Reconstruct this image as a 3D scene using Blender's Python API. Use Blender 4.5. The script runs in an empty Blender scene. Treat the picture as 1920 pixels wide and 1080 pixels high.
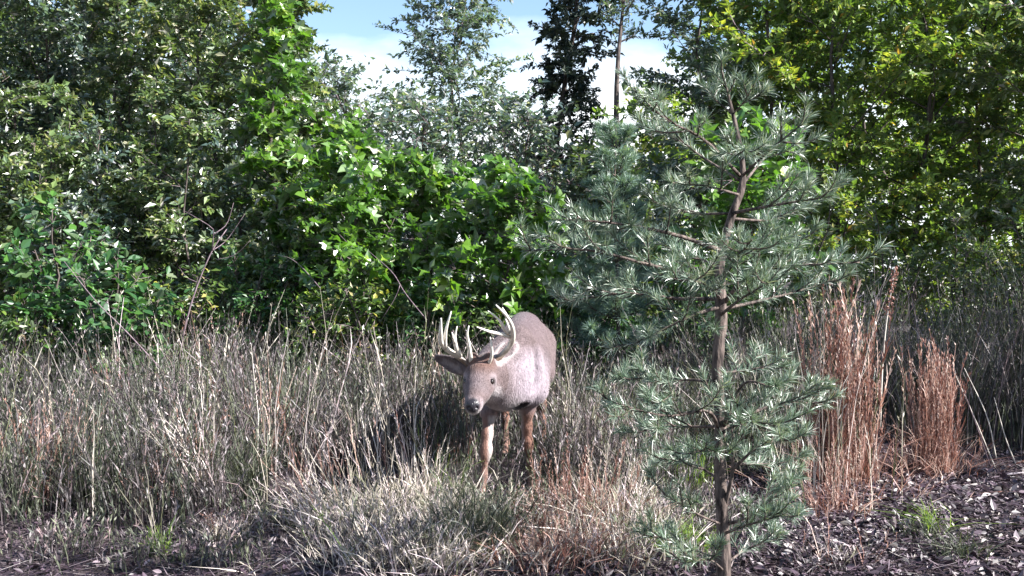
import bpy, math, numpy as np
from mathutils import Vector
rad = math.radians
S = bpy.context.scene
COL = S.collection

# ------------------------------------------------------------------ camera, sky, sun, exposure
FPX, CX, HY, CAMH = 1968.0, 960.0, 520.0, 1.19     # focal length in photo pixels, principal column, horizon row, lens height
cam = bpy.data.cameras.new('camera'); cam.sensor_width = 36; cam.lens = 36*FPX/1920; cam.shift_y = -(540-HY)/1920
cam.clip_end = 1000; cam.clip_start = 0.05
camo = bpy.data.objects.new('camera', cam); camo.location = (0, 0, CAMH); camo.rotation_euler = (rad(90), 0, 0)
COL.objects.link(camo); S.camera = camo

SUN = Vector((0.92, -0.30, 0.72)).normalized()
EXPOSURE, SUN_E, SKY_E = 1.95, 5.0, 0.066
w = bpy.data.worlds.new('World'); S.world = w; w.use_nodes = True
nt = w.node_tree; nd = nt.nodes; lk = nt.links
bg = nd['Background']; bg.inputs[1].default_value = SKY_E
sky = nd.new('ShaderNodeTexSky'); sky.sky_type = 'NISHITA'; sky.sun_disc = False
sky.sun_elevation = math.asin(SUN.z); sky.sun_rotation = math.atan2(SUN.x, SUN.y); sky.dust_density = .2; sky.ozone_density = 1.6; sky.air_density = 1.0
tc = nd.new('ShaderNodeTexCoord'); sx = nd.new('ShaderNodeSeparateXYZ'); lk.new(tc.outputs['Generated'], sx.inputs[0])
ad = nd.new('ShaderNodeMath'); ad.operation = 'ADD'; ad.inputs[1].default_value = 0.22; lk.new(sx.outputs[2], ad.inputs[0])
dx = nd.new('ShaderNodeMath'); dx.operation = 'DIVIDE'; lk.new(sx.outputs[0], dx.inputs[0]); lk.new(ad.outputs[0], dx.inputs[1])
dy = nd.new('ShaderNodeMath'); dy.operation = 'DIVIDE'; lk.new(sx.outputs[1], dy.inputs[0]); lk.new(ad.outputs[0], dy.inputs[1])
cb = nd.new('ShaderNodeCombineXYZ'); lk.new(dx.outputs[0], cb.inputs[0]); lk.new(dy.outputs[0], cb.inputs[1])
cn = nd.new('ShaderNodeTexNoise'); cn.inputs['Scale'].default_value = 1.1; cn.inputs['Detail'].default_value = 7; cn.inputs['Roughness'].default_value = .55
lk.new(cb.outputs[0], cn.inputs['Vector'])
lo = nd.new('ShaderNodeMapRange'); lo.inputs[1].default_value = .12; lo.inputs[2].default_value = .27; lo.inputs[3].default_value = .25; lo.inputs[4].default_value = -.10; lk.new(sx.outputs[2], lo.inputs[0])
sm = nd.new('ShaderNodeMath'); sm.operation = 'ADD'; lk.new(cn.outputs['Fac'], sm.inputs[0]); lk.new(lo.outputs[0], sm.inputs[1])
cr = nd.new('ShaderNodeValToRGB'); cr.color_ramp.elements[0].position = .47; cr.color_ramp.elements[1].position = .72; cr.color_ramp.elements[0].color = (.0, .0, .0, 1)
lk.new(sm.outputs[0], cr.inputs[0])
mx = nd.new('ShaderNodeMixRGB'); mx.inputs[2].default_value = (7, 7.3, 7.6, 1)
lk.new(cr.outputs[0], mx.inputs[0]); lk.new(sky.outputs[0], mx.inputs[1]); lk.new(mx.outputs[0], bg.inputs[0])
sl = bpy.data.lights.new('sun', 'SUN'); sl.energy = SUN_E; sl.angle = rad(.5); sl.color = (1, .97, .94)
so = bpy.data.objects.new('sun', sl); so.rotation_euler = SUN.to_track_quat('Z', 'Y').to_euler(); COL.objects.link(so)
vs = S.view_settings; vs.view_transform = 'Standard'; vs.look = 'None'; vs.gamma = 1; vs.use_curve_mapping = False; vs.exposure = EXPOSURE
S.cycles.max_bounces = 6; S.cycles.diffuse_bounces = 2; S.cycles.transmission_bounces = 3; S.cycles.glossy_bounces = 2

rng = np.random.default_rng(7)
U = lambda a, b, n=None: rng.uniform(a, b, n)
def gz(x, y):
    return .018*np.sin(1.7*x+.6*y)+.014*np.sin(3.1*y-1.2*x+1)+.010*np.sin(5.3*x+2.2)*np.sin(4.1*y)
def P(px, py, d):
    return np.array(((px-CX)/FPX*d, d, CAMH-(py-HY)/FPX*d))
def G(px, d):
    x = (px-CX)/FPX*d
    return np.array((x, d, float(gz(x, d))))

# ------------------------------------------------------------------ mesh helpers
class MB:
    def __init__(s): s.V = []; s.F = []; s.n = 0; s.R = []
    def add(s, V, F, mat=0, rnd=.5):
        V = np.asarray(V, float).reshape(-1, 3)
        s.V.append(V); s.R.append(np.broadcast_to(np.asarray(rnd, float), (len(V),)))
        for f in (F if isinstance(F, list) else [F]):
            f = np.asarray(f, int)
            if len(f): s.F.append((f+s.n, mat))
        s.n += len(V); return s
    def mesh(s, name, mats, smooth=False):
        me = bpy.data.meshes.new(name)
        V = np.concatenate(s.V); me.vertices.add(len(V)); me.vertices.foreach_set('co', V.ravel().astype(np.float32))
        nl = sum(f.size for f, _ in s.F); npoly = sum(len(f) for f, _ in s.F)
        me.loops.add(nl); me.polygons.add(npoly)
        me.loops.foreach_set('vertex_index', np.concatenate([f.ravel() for f, _ in s.F]).astype(np.int32))
        ln = np.concatenate([np.full(len(f), f.shape[1]) for f, _ in s.F])
        me.polygons.foreach_set('loop_start', np.concatenate([[0], np.cumsum(ln)[:-1]]).astype(np.int32))
        me.polygons.foreach_set('material_index', np.concatenate([np.full(len(f), m) for f, m in s.F]).astype(np.int32))
        me.polygons.foreach_set('use_smooth', np.full(npoly, smooth))
        a = me.attributes.new('rnd', 'FLOAT', 'POINT'); a.data.foreach_set('value', np.concatenate(s.R).astype(np.float32))
        for m in (mats if isinstance(mats, (list, tuple)) else [mats]): me.materials.append(m)
        me.update(calc_edges=True); return me
def link(name, me, parent=None, **props):
    o = bpy.data.objects.new(name, me); COL.objects.link(o)
    if parent is not None: o.parent = parent
    for k, v in props.items(): o[k] = v
    return o
def thing(name, label, cat, loc, group=None):
    o = bpy.data.objects.new(name, None); COL.objects.link(o); o.location = Vector(loc); o.empty_display_size = .1
    o['label'] = label; o['category'] = cat
    if group: o['group'] = group
    return o
def norm(v): return v/np.maximum(np.linalg.norm(v, axis=-1, keepdims=True), 1e-9)
def spline(pts, n):
    p = np.asarray(pts, float); k = len(p)
    if k == 2: return p[0]+(p[1]-p[0])*np.linspace(0, 1, n)[:, None]
    q = np.vstack([2*p[0]-p[1], p, 2*p[-1]-p[-2]]); t = np.linspace(0, k-1, n); i = np.minimum(t.astype(int), k-2); u = (t-i)[:, None]
    a, b, c, d = q[i], q[i+1], q[i+2], q[i+3]
    return .5*(2*b+(c-a)*u+(2*a-5*b+4*c-d)*u*u+(3*b-a-3*c+d)*u**3)
def tube(pts, r, n=6):
    p = np.asarray(pts, float); m = len(p); r = np.broadcast_to(np.asarray(r, float), (m,))
    t = norm(np.gradient(p, axis=0)); ref = np.array((.31, .17, .93)) if abs(t[:, 2]).mean() < .8 else np.array((.95, .2, .1))
    a = norm(np.cross(t, ref)); b = np.cross(t, a); an = np.arange(n)*2*np.pi/n
    V = (p[:, None]+r[:, None, None]*(np.cos(an)[None, :, None]*a[:, None]+np.sin(an)[None, :, None]*b[:, None])).reshape(-1, 3)
    i = np.arange(m-1)[:, None]*n; j = np.arange(n)[None]; k = (j+1) % n
    F = np.stack([i+j, i+k, i+n+k, i+n+j], -1).reshape(-1, 4)
    caps = [np.arange(n)[::-1][None], (np.arange(n)+(m-1)*n)[None]]
    return V, [F]+caps

# ------------------------------------------------------------------ materials
def newmat(name):
    m = bpy.data.materials.new(name); m.use_nodes = True
    return m, m.node_tree.nodes, m.node_tree.links, m.node_tree.nodes['Principled BSDF']
def ramp(n, l, src, stops):
    r = n.new('ShaderNodeValToRGB'); e = r.color_ramp.elements
    while len(e) < len(stops): e.new(.5)
    for el, (p, c) in zip(e, stops): el.position = p; el.color = (*c, 1)
    l.new(src, r.inputs[0]); return r
def leaf_mat(name, stops, back=1.5, trans=.3, rough=.42, spec=.5, tcol=None):
    m, n, l, b = newmat(name)
    at = n.new('ShaderNodeAttribute'); at.attribute_name = 'rnd'
    r = ramp(n, l, at.outputs['Fac'], stops)
    ge = n.new('ShaderNodeNewGeometry'); mul = n.new('ShaderNodeMixRGB'); mul.blend_type = 'MIX'
    pale = n.new('ShaderNodeMixRGB'); pale.inputs[0].default_value = .35*(back-1)/.5 if back > 1 else 0; pale.inputs[2].default_value = (.22, .24, .2, 1)
    l.new(r.outputs[0], pale.inputs[1]); l.new(ge.outputs['Backfacing'], mul.inputs[0]); l.new(r.outputs[0], mul.inputs[1]); l.new(pale.outputs[0], mul.inputs[2])
    l.new(mul.outputs[0], b.inputs['Base Color']); b.inputs['Roughness'].default_value = rough; b.inputs['Specular IOR Level'].default_value = spec
    if trans > 0:
        tr = n.new('ShaderNodeBsdfTranslucent'); ms = n.new('ShaderNodeMixShader'); ms.inputs[0].default_value = trans
        tm = n.new('ShaderNodeMixRGB'); tm.blend_type = 'MULTIPLY'; tm.inputs[0].default_value = 1; tm.inputs[2].default_value = (*(tcol or (1.6, 1.7, .7)), 1)
        l.new(r.outputs[0], tm.inputs[1]); l.new(tm.outputs[0], tr.inputs[0])
        l.new(b.outputs[0], ms.inputs[1]); l.new(tr.outputs[0], ms.inputs[2]); l.new(ms.outputs[0], n['Material Output'].inputs[0])
    return m
def bark_mat(name, c1, c2, scale=30, bump=.6):
    m, n, l, b = newmat(name)
    t = n.new('ShaderNodeTexCoord'); mp = n.new('ShaderNodeMapping'); mp.inputs['Scale'].default_value = (1, 1, .25); l.new(t.outputs['Object'], mp.inputs[0])
    no = n.new('ShaderNodeTexNoise'); no.inputs['Scale'].default_value = scale; no.inputs['Detail'].default_value = 6; l.new(mp.outputs[0], no.inputs['Vector'])
    r = ramp(n, l, no.outputs['Fac'], [(.35, c1), (.65, c2)]); l.new(r.outputs[0], b.inputs['Base Color'])
    bp = n.new('ShaderNodeBump'); bp.inputs['Strength'].default_value = bump; bp.inputs['Distance'].default_value = .01; l.new(no.outputs['Fac'], bp.inputs['Height']); l.new(bp.outputs[0], b.inputs['Normal'])
    b.inputs['Roughness'].default_value = .85; b.inputs['Specular IOR Level'].default_value = .25
    return m
M = {}
M['oak'] = leaf_mat('oak_leaf', [(0, (.035, .062, .034)), (.45, (.075, .12, .048)), (.8, (.135, .19, .05)), (.9, (.21, .22, .07)), (1, (.40, .37, .37))], rough=.28, spec=1.)  # palest ramp end paints sun glints on the leaves
M['bluish'] = leaf_mat('bluish_leaf', [(0, (.04, .06, .07)), (.5, (.075, .115, .10)), (.85, (.12, .18, .08)), (1, (.40, .39, .42))], rough=.28, spec=1.)  # whitish last stop stands in for leaf glints
M['yellow'] = leaf_mat('yellowing_leaf', [(0, (.045, .075, .016)), (.4, (.09, .155, .03)), (.75, (.155, .23, .042)), (.95, (.28, .29, .05)), (1, (.3, .16, .03))], trans=.38, rough=.45)
M['maple'] = leaf_mat('broad_leaf', [(0, (.025, .06, .015)), (.4, (.06, .135, .02)), (.75, (.11, .21, .025)), (.9, (.18, .26, .035)), (1, (.38, .37, .31))], back=1.7, trans=.34, rough=.28, spec=1., tcol=(1.4, 1.7, .6))  # pale last stop stands in for sun glints
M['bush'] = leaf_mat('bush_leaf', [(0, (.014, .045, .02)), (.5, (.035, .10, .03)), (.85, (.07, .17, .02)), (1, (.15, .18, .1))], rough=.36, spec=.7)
M['vine'] = leaf_mat('vine_leaf', [(0, (.02, .045, .016)), (.5, (.05, .10, .02)), (.8, (.12, .18, .03)), (.93, (.26, .25, .04)), (1, (.3, .24, .16))], rough=.4, spec=.6)
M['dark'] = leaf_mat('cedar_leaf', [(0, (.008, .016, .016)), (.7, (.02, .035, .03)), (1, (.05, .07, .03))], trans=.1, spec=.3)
M['needle'] = leaf_mat('pine_needle', [(0, (.045, .08, .05)), (.4, (.095, .15, .10)), (.75, (.20, .255, .195)), (1, (.44, .45, .39))], trans=.12, rough=.34, spec=.8, back=1)
M['softneedle'] = leaf_mat('soft_pine_needle', [(0, (.07, .12, .105)), (.5, (.13, .2, .17)), (1, (.2, .28, .2))], trans=.2, rough=.4, spec=.6, back=1)
M['grass'] = leaf_mat('grass_blade', [(0, (.012, .012, .010)), (.25, (.027, .025, .022)), (.5, (.054, .044, .045)), (.75, (.125, .103, .108)), (.93, (.31, .27, .28)), (1, (.22, .16, .16))], trans=.12, rough=.5, back=1, tcol=(1.2, 1.15, .9))
M['pale'] = leaf_mat('pale_grass_blade', [(0, (.10, .11, .05)), (.3, (.30, .265, .205)), (.7, (.54, .48, .42)), (1, (.60, .49, .50))], trans=.15, rough=.45, back=1, tcol=(1.1, 1.05, .9))
M['russet'] = leaf_mat('russet_grass_blade', [(0, (.09, .045, .04)), (.35, (.23, .115, .09)), (.7, (.37, .22, .175)), (1, (.55, .43, .37))], trans=.25, rough=.55, back=1, tcol=(1.2, .95, .8))
M['green'] = leaf_mat('green_grass_blade', [(0, (.04, .08, .02)), (.5, (.09, .16, .025)), (1, (.22, .3, .06))], trans=.3, rough=.45, back=1)
M['drygreen'] = leaf_mat('dull_green_grass_blade', [(0, (.014, .019, .012)), (.5, (.038, .048, .030)), (1, (.14, .15, .10))], trans=.15, rough=.5, back=1)
M['litter'] = leaf_mat('dry_leaf', [(0, (.010, .006, .008)), (.45, (.034, .020, .029)), (.7, (.085, .056, .075)), (.86, (.21, .165, .18)), (1, (.45, .41, .38))], trans=.06, rough=.5, back=1, tcol=(1, .95, .95))
M['palelitter'] = leaf_mat('pale_dry_leaf', [(0, (.25, .21, .2)), (1, (.5, .46, .42))], trans=.08, rough=.5, back=1, tcol=(1, .95, .9))
M['bark'] = bark_mat('grey_brown_bark', (.035, .028, .026), (.12, .095, .085))
M['pinebark'] = bark_mat('pine_bark', (.018, .013, .012), (.15, .115, .10), 55, 1)
M['twig'] = bark_mat('bare_twig', (.10, .07, .085), (.22, .165, .18), 60)
M['deadwood'] = bark_mat('weathered_wood', (.10, .09, .11), (.30, .27, .29), 25)
M['strawstick'] = bark_mat('bleached_stick', (.38, .34, .3), (.6, .55, .48), 40)

# ------------------------------------------------------------------ ground
def build_ground():
    xs = np.concatenate([[-300, -120, -50, -20, -10], np.arange(-6, 6.01, .06), [10, 20, 50, 120, 300]])
    ys = np.concatenate([[-60, -20, -6, 0, 2], np.arange(3.4, 9.0, .06), np.arange(9, 16, .4), [18, 25, 50, 120, 300]])
    X, Y = np.meshgrid(xs, ys); Z = gz(X, Y)*(np.abs(X) < 30)*(np.abs(Y) < 40)
    fine = (np.abs(X) < 6) & (Y > 3.3) & (Y < 9)
    Z = Z+fine*(rng.normal(0, .006, X.shape))
    V = np.stack([X, Y, Z], -1).reshape(-1, 3); nx = len(xs); i = np.arange(len(ys)-1)[:, None]*nx; j = np.arange(nx-1)[None]
    F = np.stack([i+j, i+j+1, i+nx+j+1, i+nx+j], -1).reshape(-1, 4)
    m, n, l, b = newmat('forest_soil')
    t = n.new('ShaderNodeTexCoord'); a = n.new('ShaderNodeTexNoise'); a.inputs['Scale'].default_value = 2.5; a.inputs['Detail'].default_value = 10; a.inputs['Roughness'].default_value = .75; l.new(t.outputs['Object'], a.inputs['Vector'])
    c = n.new('ShaderNodeTexNoise'); c.inputs['Scale'].default_value = 70; c.inputs['Detail'].default_value = 4; l.new(t.outputs['Object'], c.inputs['Vector'])
    r = ramp(n, l, a.outputs['Fac'], [(.3, (.018, .013, .014)), (.5, (.05, .038, .04)), (.7, (.12, .098, .105))])
    r2 = ramp(n, l, c.outputs['Fac'], [(.35, (.45, .45, .45)), (.65, (1.4, 1.4, 1.4))])
    mm = n.new('ShaderNodeMixRGB'); mm.blend_type = 'MULTIPLY'; mm.inputs[0].default_value = 1; l.new(r.outputs[0], mm.inputs[1]); l.new(r2.outputs[0], mm.inputs[2]); l.new(mm.outputs[0], b.inputs['Base Color'])
    bp = n.new('ShaderNodeBump'); bp.inputs['Strength'].default_value = .8; bp.inputs['Distance'].default_value = .02; l.new(c.outputs['Fac'], bp.inputs['Height']); l.new(bp.outputs[0], b.inputs['Normal'])
    b.inputs['Roughness'].default_value = .95; b.inputs['Specular IOR Level'].default_value = .15
    link('ground', MB().add(V, F).mesh('ground', m, True), kind='structure')
build_ground()

# ------------------------------------------------------------------ leaves and trees
SMALL = (np.array([(0, 0, 0), (-.24, .42, .07), (0, 1, -.06), (.24, .42, .07)]), np.array([(0, 3, 2), (0, 2, 1)]))
_o = [(0, 0, 0), (.2, .18, .05), (.3, .5, .07), (.16, .8, .02), (0, 1, -.08), (-.16, .8, .02), (-.3, .5, .07), (-.2, .18, .05)]
OVAL = (np.array(_o), np.array([(0, 1, 2), (0, 2, 4), (2, 3, 4), (0, 4, 6), (4, 5, 6), (0, 6, 7)]))
def lobed(seed):
    r = np.random.default_rng(seed)
    o = np.array([(0, 0), (.2, -.07), (.46, .06), (.3, .26), (.62, .56), (.27, .52), (.19, .74), (0, 1), (-.19, .74), (-.27, .52), (-.62, .56), (-.3, .26), (-.46, .06), (-.2, -.07), (0, .36)])
    o = o+r.normal(0, .03, o.shape); z = .5*np.abs(o[:, 0])*r.uniform(.1, 1)-.6*(o[:, 1]-.35)**2*r.uniform(.3, 1.4)+r.normal(0, .035, len(o))
    k = np.arange(14)
    return np.column_stack([o, z]), np.column_stack([np.full(14, 14), k, (k+1) % 14])
def leaf_batch(pos, d, n, size, tmpl):
    tv, tf = tmpl; d = norm(d); x = norm(np.cross(d, n)); n = np.cross(x, d); N = len(pos); k = len(tv)
    s = np.broadcast_to(size, (N,))[:, None, None]
    V = pos[:, None]+s*(tv[None, :, :1]*x[:, None]+tv[None, :, 1:2]*d[:, None]+tv[None, :, 2:]*n[:, None])
    return V.reshape(-1, 3), (tf[None]+np.arange(N)[:, None, None]*k).reshape(-1, tf.shape[1]), k
SUNV = np.array(SUN)
def make_tree(name, label, cat, px, d, h, R, kind, nleaf, size, mat, cb=.15, stems=1, shape='round', up=.5, limbs=18, tmpl=SMALL, group=None, r0=None, lean=(0, 0), droop=.12, parts=0, seed=None, twl=.5, tone=0., loc=None):
    """One tree or shrub: a tapered trunk with limbs, and a crown of leaves set along twigs."""
    base = G(px, d) if loc is None else np.array((loc[0], loc[1], float(gz(loc[0], loc[1]))))
    root = thing(name, label, cat, base, group); wood = MB(); crown = MB()
    TO, TD, TL, TS = [], [], [], []
    r0 = r0 or .007*h+.004
    for s in range(stems):
        az = U(0, 6.28); sp = 0 if stems == 1 else U(.15, .75)*R
        hh = h*(1 if s == 0 else U(.6, .95))
        top = np.array((lean[0]+math.cos(az)*sp, lean[1]+math.sin(az)*sp, hh))
        k = 7; t = np.linspace(0, 1, k)[:, None]; pts = top*np.concatenate([t**1.4, t**1.4, t], 1)+np.concatenate([rng.normal(0, .018*hh, (k, 2)), np.zeros((k, 1))], 1)*np.minimum(t*3, 1)
        pts[:, :2] += (rng.normal(0, .04, 2) if stems > 1 else 0)
        pts = spline(pts, 14); tr = r0*(1-np.linspace(0, 1, 14))**.8*(1 if stems == 1 else .6)+.004
        wood.add(*tube(pts, tr, 7))
        nl = max(4, int(limbs/stems)); ga = U(0, 6.28)
        for i in range(nl):
            u = cb+(1-cb)*(i+U(0, 1))/nl; u = min(u, .985)
            f = u*13; a = int(f); o = pts[a]+(pts[min(a+1, 13)]-pts[a])*(f-a)
            v = (u-cb)/(1-cb)
            prof = {'round': math.sqrt(max(.05, 1-(2*v-.85)**2*.8)), 'cone': 1.02-v, 'vase': .45+.6*v, 'column': .8-.4*v}[shape]
            L = R*prof*U(.75, 1.15)*(1 if stems == 1 else .7)
            az = ga+i*2.4+U(-.4, .4); el = up+.5*v+U(-.25, .25)
            dr = np.array((math.cos(az)*math.cos(el), math.sin(az)*math.cos(el), math.sin(el)))
            q = np.stack([o, o+dr*L*.5+rng.normal(0, .05*L, 3), o+dr*L+rng.normal(0, .07*L, 3)-np.array((0, 0, droop*L))])
            lp = spline(q, 6); wood.add(*tube(lp, np.linspace(max(tr[a]*.45, .004), .0025, 6), 4))
            nt_ = int(5+9*L/max(R, .01)); tt = U(.12, 1, nt_); ix = np.minimum((tt*5).astype(int), 4); fr = (tt*5-ix)[:, None]
            TO.append(lp[ix]+(lp[ix+1]-lp[ix])*fr)
            dd = norm(lp[ix+1]-lp[ix])*.7+norm(rng.normal(0, 1, (nt_, 3))*np.array((1, 1, .55)))+np.array((0, 0, .15)); TD.append(norm(dd))
            TL.append(U(.5, 1.2, nt_)*twl*min(1., .35+.65*L/R)); TS.append(np.full(nt_, U(0, 1)))
        # leader twigs
        n2 = 8; TO.append(pts[-1]-(pts[-1]-pts[-3])*U(0, 1, n2)[:, None]); TD.append(norm(rng.normal(0, .6, (n2, 3))+np.array((0, 0, .8)))); TL.append(U(.4, .9, n2)*twl*.8); TS.append(U(0, 1, n2))
    TO, TD, TL, TS = map(np.concatenate, (TO, TD, TL, TS)); nT = len(TO)
    tend = TO+TD*TL[:, None]-np.array((0, 0, 1))*(TL*droop*1.5)[:, None]
    # twigs as three-sided slivers
    a = norm(np.cross(TD, np.array((.3, .2, .9)))); b = np.cross(TD, a); rr = np.clip(.004*TL/.5, .0018, .005)[:, None]
    V = np.stack([TO+a*rr, TO+(-.5*a+.87*b)*rr, TO+(-.5*a-.87*b)*rr, tend], 1).reshape(-1, 3)
    f = np.arange(nT)[:, None]*4; crown.add(V, np.concatenate([f+np.array(x) for x in ((0, 1, 3), (1, 2, 3), (2, 0, 3))]), 1)
    p = TL/TL.sum(); it = rng.choice(nT, nleaf, p=p); t = U(.08, 1.04, nleaf)[:, None]
    pos = TO[it]+(tend[it]-TO[it])*t+np.array((0, 0, 1))*(TL[it]*droop*.6)[:, None]*t*(1-t)+rng.normal(0, .012, (nleaf, 3))
    side = norm(np.cross(TD[it], rng.normal(0, .5, (nleaf, 3))+np.array((0, 0, 1))))*rng.choice((-1, 1), nleaf)[:, None]
    ld = norm(TD[it]*.6+side*U(.4, 1.1, nleaf)[:, None]+rng.normal(0, .35, (nleaf, 3))-np.array((0, 0, .2)))
    ln = norm(np.array((0, 0, .75))+SUNV*.45+rng.normal(0, .55, (nleaf, 3)))
    sz = size*np.clip(rng.lognormal(-.12, .32, nleaf), .4, 1.7)
    rv = np.clip(.5*U(0, 1, nT)[it]*.5+.25*TS[it]+.5*U(0, 1, nleaf)+tone, 0, .94); rv = np.where(U(0, 1, nleaf) < (.13 if mat in ('oak', 'bluish') else .08), U(.9, 1, nleaf), rv)  # ramp-end leaves; on oak, bluish and maple they paint sun glints
    if parts:
        # the leaves that face the lens largest are parts of their own; the others are one joined mesh
        vis = (pos+base)@np.array((0, 1, 0))-.25*rng.random(nleaf); order = np.argsort(vis); big = order[:parts]; rest = order[parts:]
    else: big = []; rest = np.arange(nleaf)
    if len(rest):
        V, F, k = leaf_batch(pos[rest], ld[rest], ln[rest], sz[rest], tmpl); crown.add(V, F, 0, np.repeat(rv[rest], k))
    link('trunk', wood.mesh('trunk', M['bark'], True), root)
    c = link('crown', crown.mesh('crown', [M[mat], M['twig']]), root); c['kind'] = 'stuff'
    if parts:
        lib = leaf_lib(mat, tmpl)
        for i in big:
            d_ = norm(ld[i]); x_ = norm(np.cross(d_, ln[i])); n_ = np.cross(x_, d_)
            o = link('leaf', lib[min(int(rv[i]*6), 5)][rng.integers(3)], root)
            from mathutils import Matrix
            mtx = Matrix(np.column_stack([x_, d_, n_]).tolist()).to_4x4(); s_ = float(sz[i])
            o.matrix_local = Matrix.Translation(Vector(pos[i]))@mtx@Matrix.Scale(s_, 4)
    return root
_lib = {}
def leaf_lib(mat, tmpl):
    key = (mat, id(tmpl))
    if key not in _lib:
        L = []
        for q in range(6):
            row = []
            for v in range(3):
                tv, tf = lobed(q*3+v) if len(tmpl[0]) == 15 else (tmpl[0]*np.array((U(.85, 1.15), 1, U(.6, 1.8))), tmpl[1])
                row.append(MB().add(tv, tf, 0, (q+.5)/6*.98).mesh('leaf', M[mat]))
            L.append(row)
        _lib[key] = L
    return _lib[key]
LOBED = lobed(99)

# tall young trees on the left of the clearing
LG = 'young small-leaved trees along the left of the clearing'
lt = [(-70, 10.6, 4.3, 1.2, 'oak', 'leftmost young oak, cut by the left edge of the photo', .0),
      (95, 11.4, 4.5, 1.2, 'bluish', 'bluish young oak second from the left edge', -.03),
      (255, 12.0, 4.6, 1.15, 'oak', 'dull green young oak behind the dead forked sapling', .02),
      (395, 11.3, 4.5, 1.1, 'oak', 'young oak with yellowish spray third before the sky gap', .08),
      (330, 13.4, 5.0, 1.2, 'bluish', 'taller bluish oak showing between two greener young oaks', 0),
      (515, 10.9, 4.2, .95, 'oak', 'slim green oak at the left side of the sky gap', .0),
      (160, 14.0, 5.2, 1.3, 'bluish', 'rear bluish oak rising behind the left young oaks', 0),
      (10, 13.2, 5.0, 1.3, 'oak', 'rear green oak at the far left behind the front row', .05),
      (-260, 10.8, 4.4, 1.2, 'oak', 'young oak standing beyond the left edge of the photo', 0)]
for px, d, h, R, mt, lb, tone in lt:
    make_tree('young_oak', lb, 'tree', px, d, h*1.0, R*1.15, None, 17000, .08, mt, cb=.06, limbs=32, r0=.03, shape='column' if R < 1 else 'round', group=LG, tone=tone, twl=.55)
tk = [(-20, 9.7, 2.5, 'oak', 'tall small-leaved thicket bush cut by the left edge'), (75, 10.0, 2.9, 'oak', 'tall small-leaved thicket bush above the broad-leaved shrub'), (165, 9.8, 2.6, 'bluish', 'bluish small-leaved thicket bush left of the dead forked sapling'),
      (255, 10.2, 3.1, 'oak', 'dull green thicket bush directly behind the dead forked sapling'), (345, 9.8, 2.6, 'oak', 'small-leaved thicket bush right behind the fork of the dead sapling'), (430, 10.1, 3.0, 'bluish', 'bluish thicket bush between the dead sapling and the bright saplings'),
      (490, 9.7, 2.3, 'oak', 'lower green thicket bush beside the tall narrow sapling')]
for px, d, h, mt, lb in tk:
    make_tree('thicket_bush', lb, 'bush', px, d, h, .75, None, 6500, .07, mt, cb=.08, stems=3, limbs=30, group='small-leaved thicket bushes on the left', twl=.45, r0=.02, tone=.06)
# broad-leaved saplings in the middle
BG_ = 'broad-leaved saplings in the middle of the tree line'
mt_ = [(520, 9.9, 3.75, .55, 'tall narrow broad-leaved sapling beside the left end of the sky gap', 1500),
       (665, 9.3, 2.3, .75, 'broad-leaved sapling in full sun under the open sky', 1500),
       (805, 9.5, 2.05, .75, 'broad-leaved sapling behind the antlers, bright green top', 1400),
       (945, 9.0, 2.1, .68, 'bright green broad-leaved sapling between the deer and the soft pine', 1300),
       (650, 10.6, 2.7, .6, 'rear broad-leaved sapling poking up into the sky gap', 1100)]
for px, d, h, R, lb, n in mt_:
    make_tree('broadleaf_sapling', lb, 'tree', px, d, h, R, None, int(n*1.3), .102, 'maple', cb=.15, limbs=24, tmpl=LOBED, group=BG_, parts=260, twl=.42, shape='column' if h > 3.5 else 'round')
make_tree('broadleaf_sapling', 'broad-leaved sapling half hidden behind the top of the front pine', 'tree', 1400, 8.4, 2.25, .6, None, 600, .12, 'maple', cb=.4, limbs=14, tmpl=LOBED, group=BG_, parts=200, twl=.4)
# yellowing trees on the right
RG = 'yellowing small-leaved trees along the right of the clearing'
rt = [(1318, 12.6, 5.2, .75, 'yellowing tree rising behind the top of the front pine', 'bluish', .0),
      (1440, 11.6, 5.4, 1.0, 'yellow-green tree just right of the front pine top', 'yellow', .0),
      (1565, 10.9, 5.2, 1.2, 'yellowest tree, above the taller russet grass clump', 'yellow', .1),
      (1715, 11.2, 5.3, 1.25, 'yellow-green tree above the shorter russet grass clump', 'yellow', .05),
      (1850, 11.6, 4.9, 1.2, 'greener tree near the right edge with a bare dark stem', 'yellow', -.1),
      (1985, 10.4, 4.6, 1.2, 'dark green tree cut by the right edge of the photo', 'oak', -.05),
      (2200, 10.8, 4.8, 1.2, 'yellowing tree standing beyond the right edge of the photo', 'yellow', -.05),
      (1640, 13.6, 6.0, 1.4, 'rear yellowish tree between two nearer yellowing trees', 'yellow', .0)]
for px, d, h, R, lb, mt, tone in rt:
    make_tree('yellowing_tree', lb, 'tree', px, d, h*1.08, R*1.15, None, 18000, .076, mt, cb=.1, limbs=34, r0=.03, group=RG, tone=tone, twl=.55)
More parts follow.
